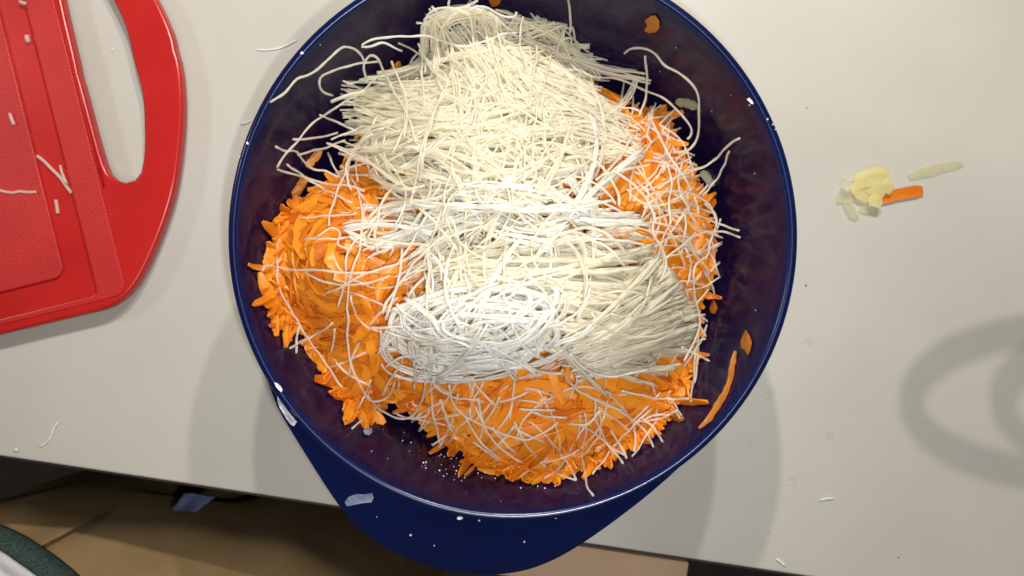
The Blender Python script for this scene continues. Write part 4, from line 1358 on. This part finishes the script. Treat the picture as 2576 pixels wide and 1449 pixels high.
lathe_at(pot_c, [(0.0005, 0.004), (0.066, 0.004), (0.069, 0.008), (0.070, 0.178), (0.0725, 0.181), (0.073, 0.1785), (0.0715, 0.177), (0.0715, 0.006), (0.068, 0.0005), (0.0005, 0.0005)], 72, 'pot_body', M['steel'], pot)
for sgn in (-1, 1):
    a_ = np.linspace(-math.pi / 2 + 1e-6, math.pi / 2 - 1e-6, 25)
    hx = pot_c[0] + sgn * (0.066 + 0.102 * np.cos(a_) ** 0.8)
    hy = pot_c[1] + 0.0345 * np.sin(a_)
    g = tube(np.column_stack([hx, hy, np.full(25, 0.160)]), 0.0055, 10)
    put('loop_handle', g[0], g[1], M['steel'], pot)
tag(pot, 'steel cooking pot with loop handles standing just beside the scraps', 'pot')

# ------------------------------------------------------------------ person at the counter
def surf_grid(name, fx, nu, nv, mat, parent, thick=None):
    v_ = [fx(u / (nu - 1), w_ / (nv - 1)) for u in range(nu) for w_ in range(nv)]
    f_ = [(u * nv + w_, u * nv + w_ + 1, (u + 1) * nv + w_ + 1, (u + 1) * nv + w_) for u in range(nu - 1) for w_ in range(nv - 1)]
    o = put(name, v_, f_, mat, parent)
    if thick:
        s = o.modifiers.new('solidify', 'SOLIDIFY'); s.thickness = thick; s.offset = 0
    return o


person = empty('person', (-0.28, -0.36, -0.86))


def hips(a, h):
    """trousers as one closed body: hips bulging under the counter edge, narrowing to two legs below"""
    th = 2 * math.pi * a
    wx = 0.225 - 0.03 * h
    wy = 0.150 - 0.05 * h
    hh = h ** 1.6                                     # more rings near the rounded top
    top = (1 - (1 - min(1.0, hh / 0.09)) ** 3.2) if hh < 0.09 else 1.0
    c, s = math.cos(th), math.sin(th)
    x = math.copysign(abs(c) ** 0.8, c) * wx * top
    y = math.copysign(abs(s) ** 0.8, s) * wy * top
    y *= 1 - 0.55 * math.exp(-(x / 0.03) ** 2) * min(1, max(0, (hh - 0.18) / 0.15))
    wr = 0.0022 * math.sin(7 * th + 10 * hh) + 0.0012 * math.sin(19 * th - 20 * hh)
    fold = 0.0055 * math.sin(38 * x + 24 * y + 1.4 * math.sin(30 * y)) + 0.0022 * math.sin(85 * y - 50 * x + math.sin(40 * x))
    z = -0.012 - 0.82 * hh + fold * top - 0.20 * max(0.0, x + 0.03) - 0.05 * max(0.0, -x - 0.06)
    X = x * ed[0] - y * ed[1]
    Y = x * ed[1] + y * ed[0]
    return (-0.285 + X, -0.300 + Y + wr, z)


tro = surf_grid('trousers', hips, 121, 90, M['khaki'], person)
from mathutils.bvhtree import BVHTree
_me = tro.data
_pl = np.asarray(person.location)
bvh = BVHTree.FromPolygons([tuple(v_.co) for v_ in _me.vertices], [tuple(p_.vertices) for p_ in _me.polygons])


def tro_z(px, py):
    d = P(px, py, -0.2) - np.array([0, 0, CAM_Z])
    hit = bvh.ray_cast(Vector((0, 0, CAM_Z)), Vector(d))
    return hit[0].z if hit[0] is not None else -0.03


# overlapping front panel whose folded edge makes the long crease
cre = resample(np.array([(300, 1276), (270, 1284), (240, 1299), (200, 1322), (160, 1345), (115, 1368), (70, 1390), (20, 1412)], float), 10)


def flap(u, w_):
    q = np.array([np.interp(u * (len(cre) - 1), range(len(cre)), cre[:, k]) for k in (0, 1)])
    far = np.array([q[0] - 190 - 40 * u, q[1] - 30 + 60 * u])
    r = q + (far - q) * w_ * min(1.0, 0.05 + u / 0.45)
    z = tro_z(*r) + (0.0045 * math.exp(-(w_ / 0.25) ** 2) + 0.0008) * min(1.0, u / 0.25) - 0.006 * w_ ** 2 - 0.002 * max(0.0, 1 - u / 0.12)
    return tuple(P(r[0], r[1], z))


surf_grid('trouser_front_panel', flap, 30, 14, M['khaki'], person, 0.0014)


def hem(u, w_):
    c0 = resample(np.array([(-60, 1300), (0, 1322), (60, 1350), (120, 1388), (175, 1430), (230, 1480)], float), 12)
    c1 = resample(np.array([(-60, 1362), (0, 1385), (40, 1412), (80, 1440), (110, 1465), (140, 1500)], float), 12)
    i0 = u * (len(c0) - 1); i1 = u * (len(c1) - 1)
    a = np.array([np.interp(i0, range(len(c0)), c0[:, k]) for k in (0, 1)])
    b = np.array([np.interp(i1, range(len(c1)), c1[:, k]) for k in (0, 1)])
    q = a + (b - a) * w_
    z = 0.004 + 0.006 * w_ - 0.006 * (1 - w_) ** 4
    return tuple(P(q[0], q[1], z))


def shirt(u, w_):
    c1 = resample(np.array([(-60, 1364), (0, 1387), (40, 1414), (80, 1442), (110, 1467), (140, 1502)], float), 12)
    i1 = u * (len(c1) - 1)
    a = np.array([np.interp(i1, range(len(c1)), c1[:, k]) for k in (0, 1)])
    b = np.array([-140.0, 1640.0])
    q = a + (b - a) * w_
    fold = 0.004 * math.exp(-((w_ - 0.16) / 0.05) ** 2) - 0.006 * math.exp(-((w_ - 0.23) / 0.025) ** 2)
    return tuple(P(q[0], q[1], 0.012 + 0.05 * w_ + fold))


surf_grid('shirt_hem', hem, 24, 12, M['green_cloth'], person, 0.002)
surf_grid('shirt', shirt, 24, 40, M['white_cloth'], person, 0.0015)
tag(person, 'person in khaki trousers and white shirt with dark green hem standing at the counter', 'person')


def blue(u, w_):
    c = np.array([(434, 1283), (466, 1240), (540, 1250), (492, 1288)])
    q = (c[0] * (1 - u) * (1 - w_) + c[1] * (1 - u) * w_ + c[2] * u * w_ + c[3] * u * (1 - w_))
    z = -0.048 + 0.008 * w_ + 0.003 * math.sin(u * 7)
    return tuple(P(q[0], q[1], z))


o = surf_grid('kitchen_cloth', blue, 12, 10, M['blue_cloth'], None, 0.0015)
tag(o, 'pale blue cloth corner hanging below the counter edge beside the person', 'cloth')
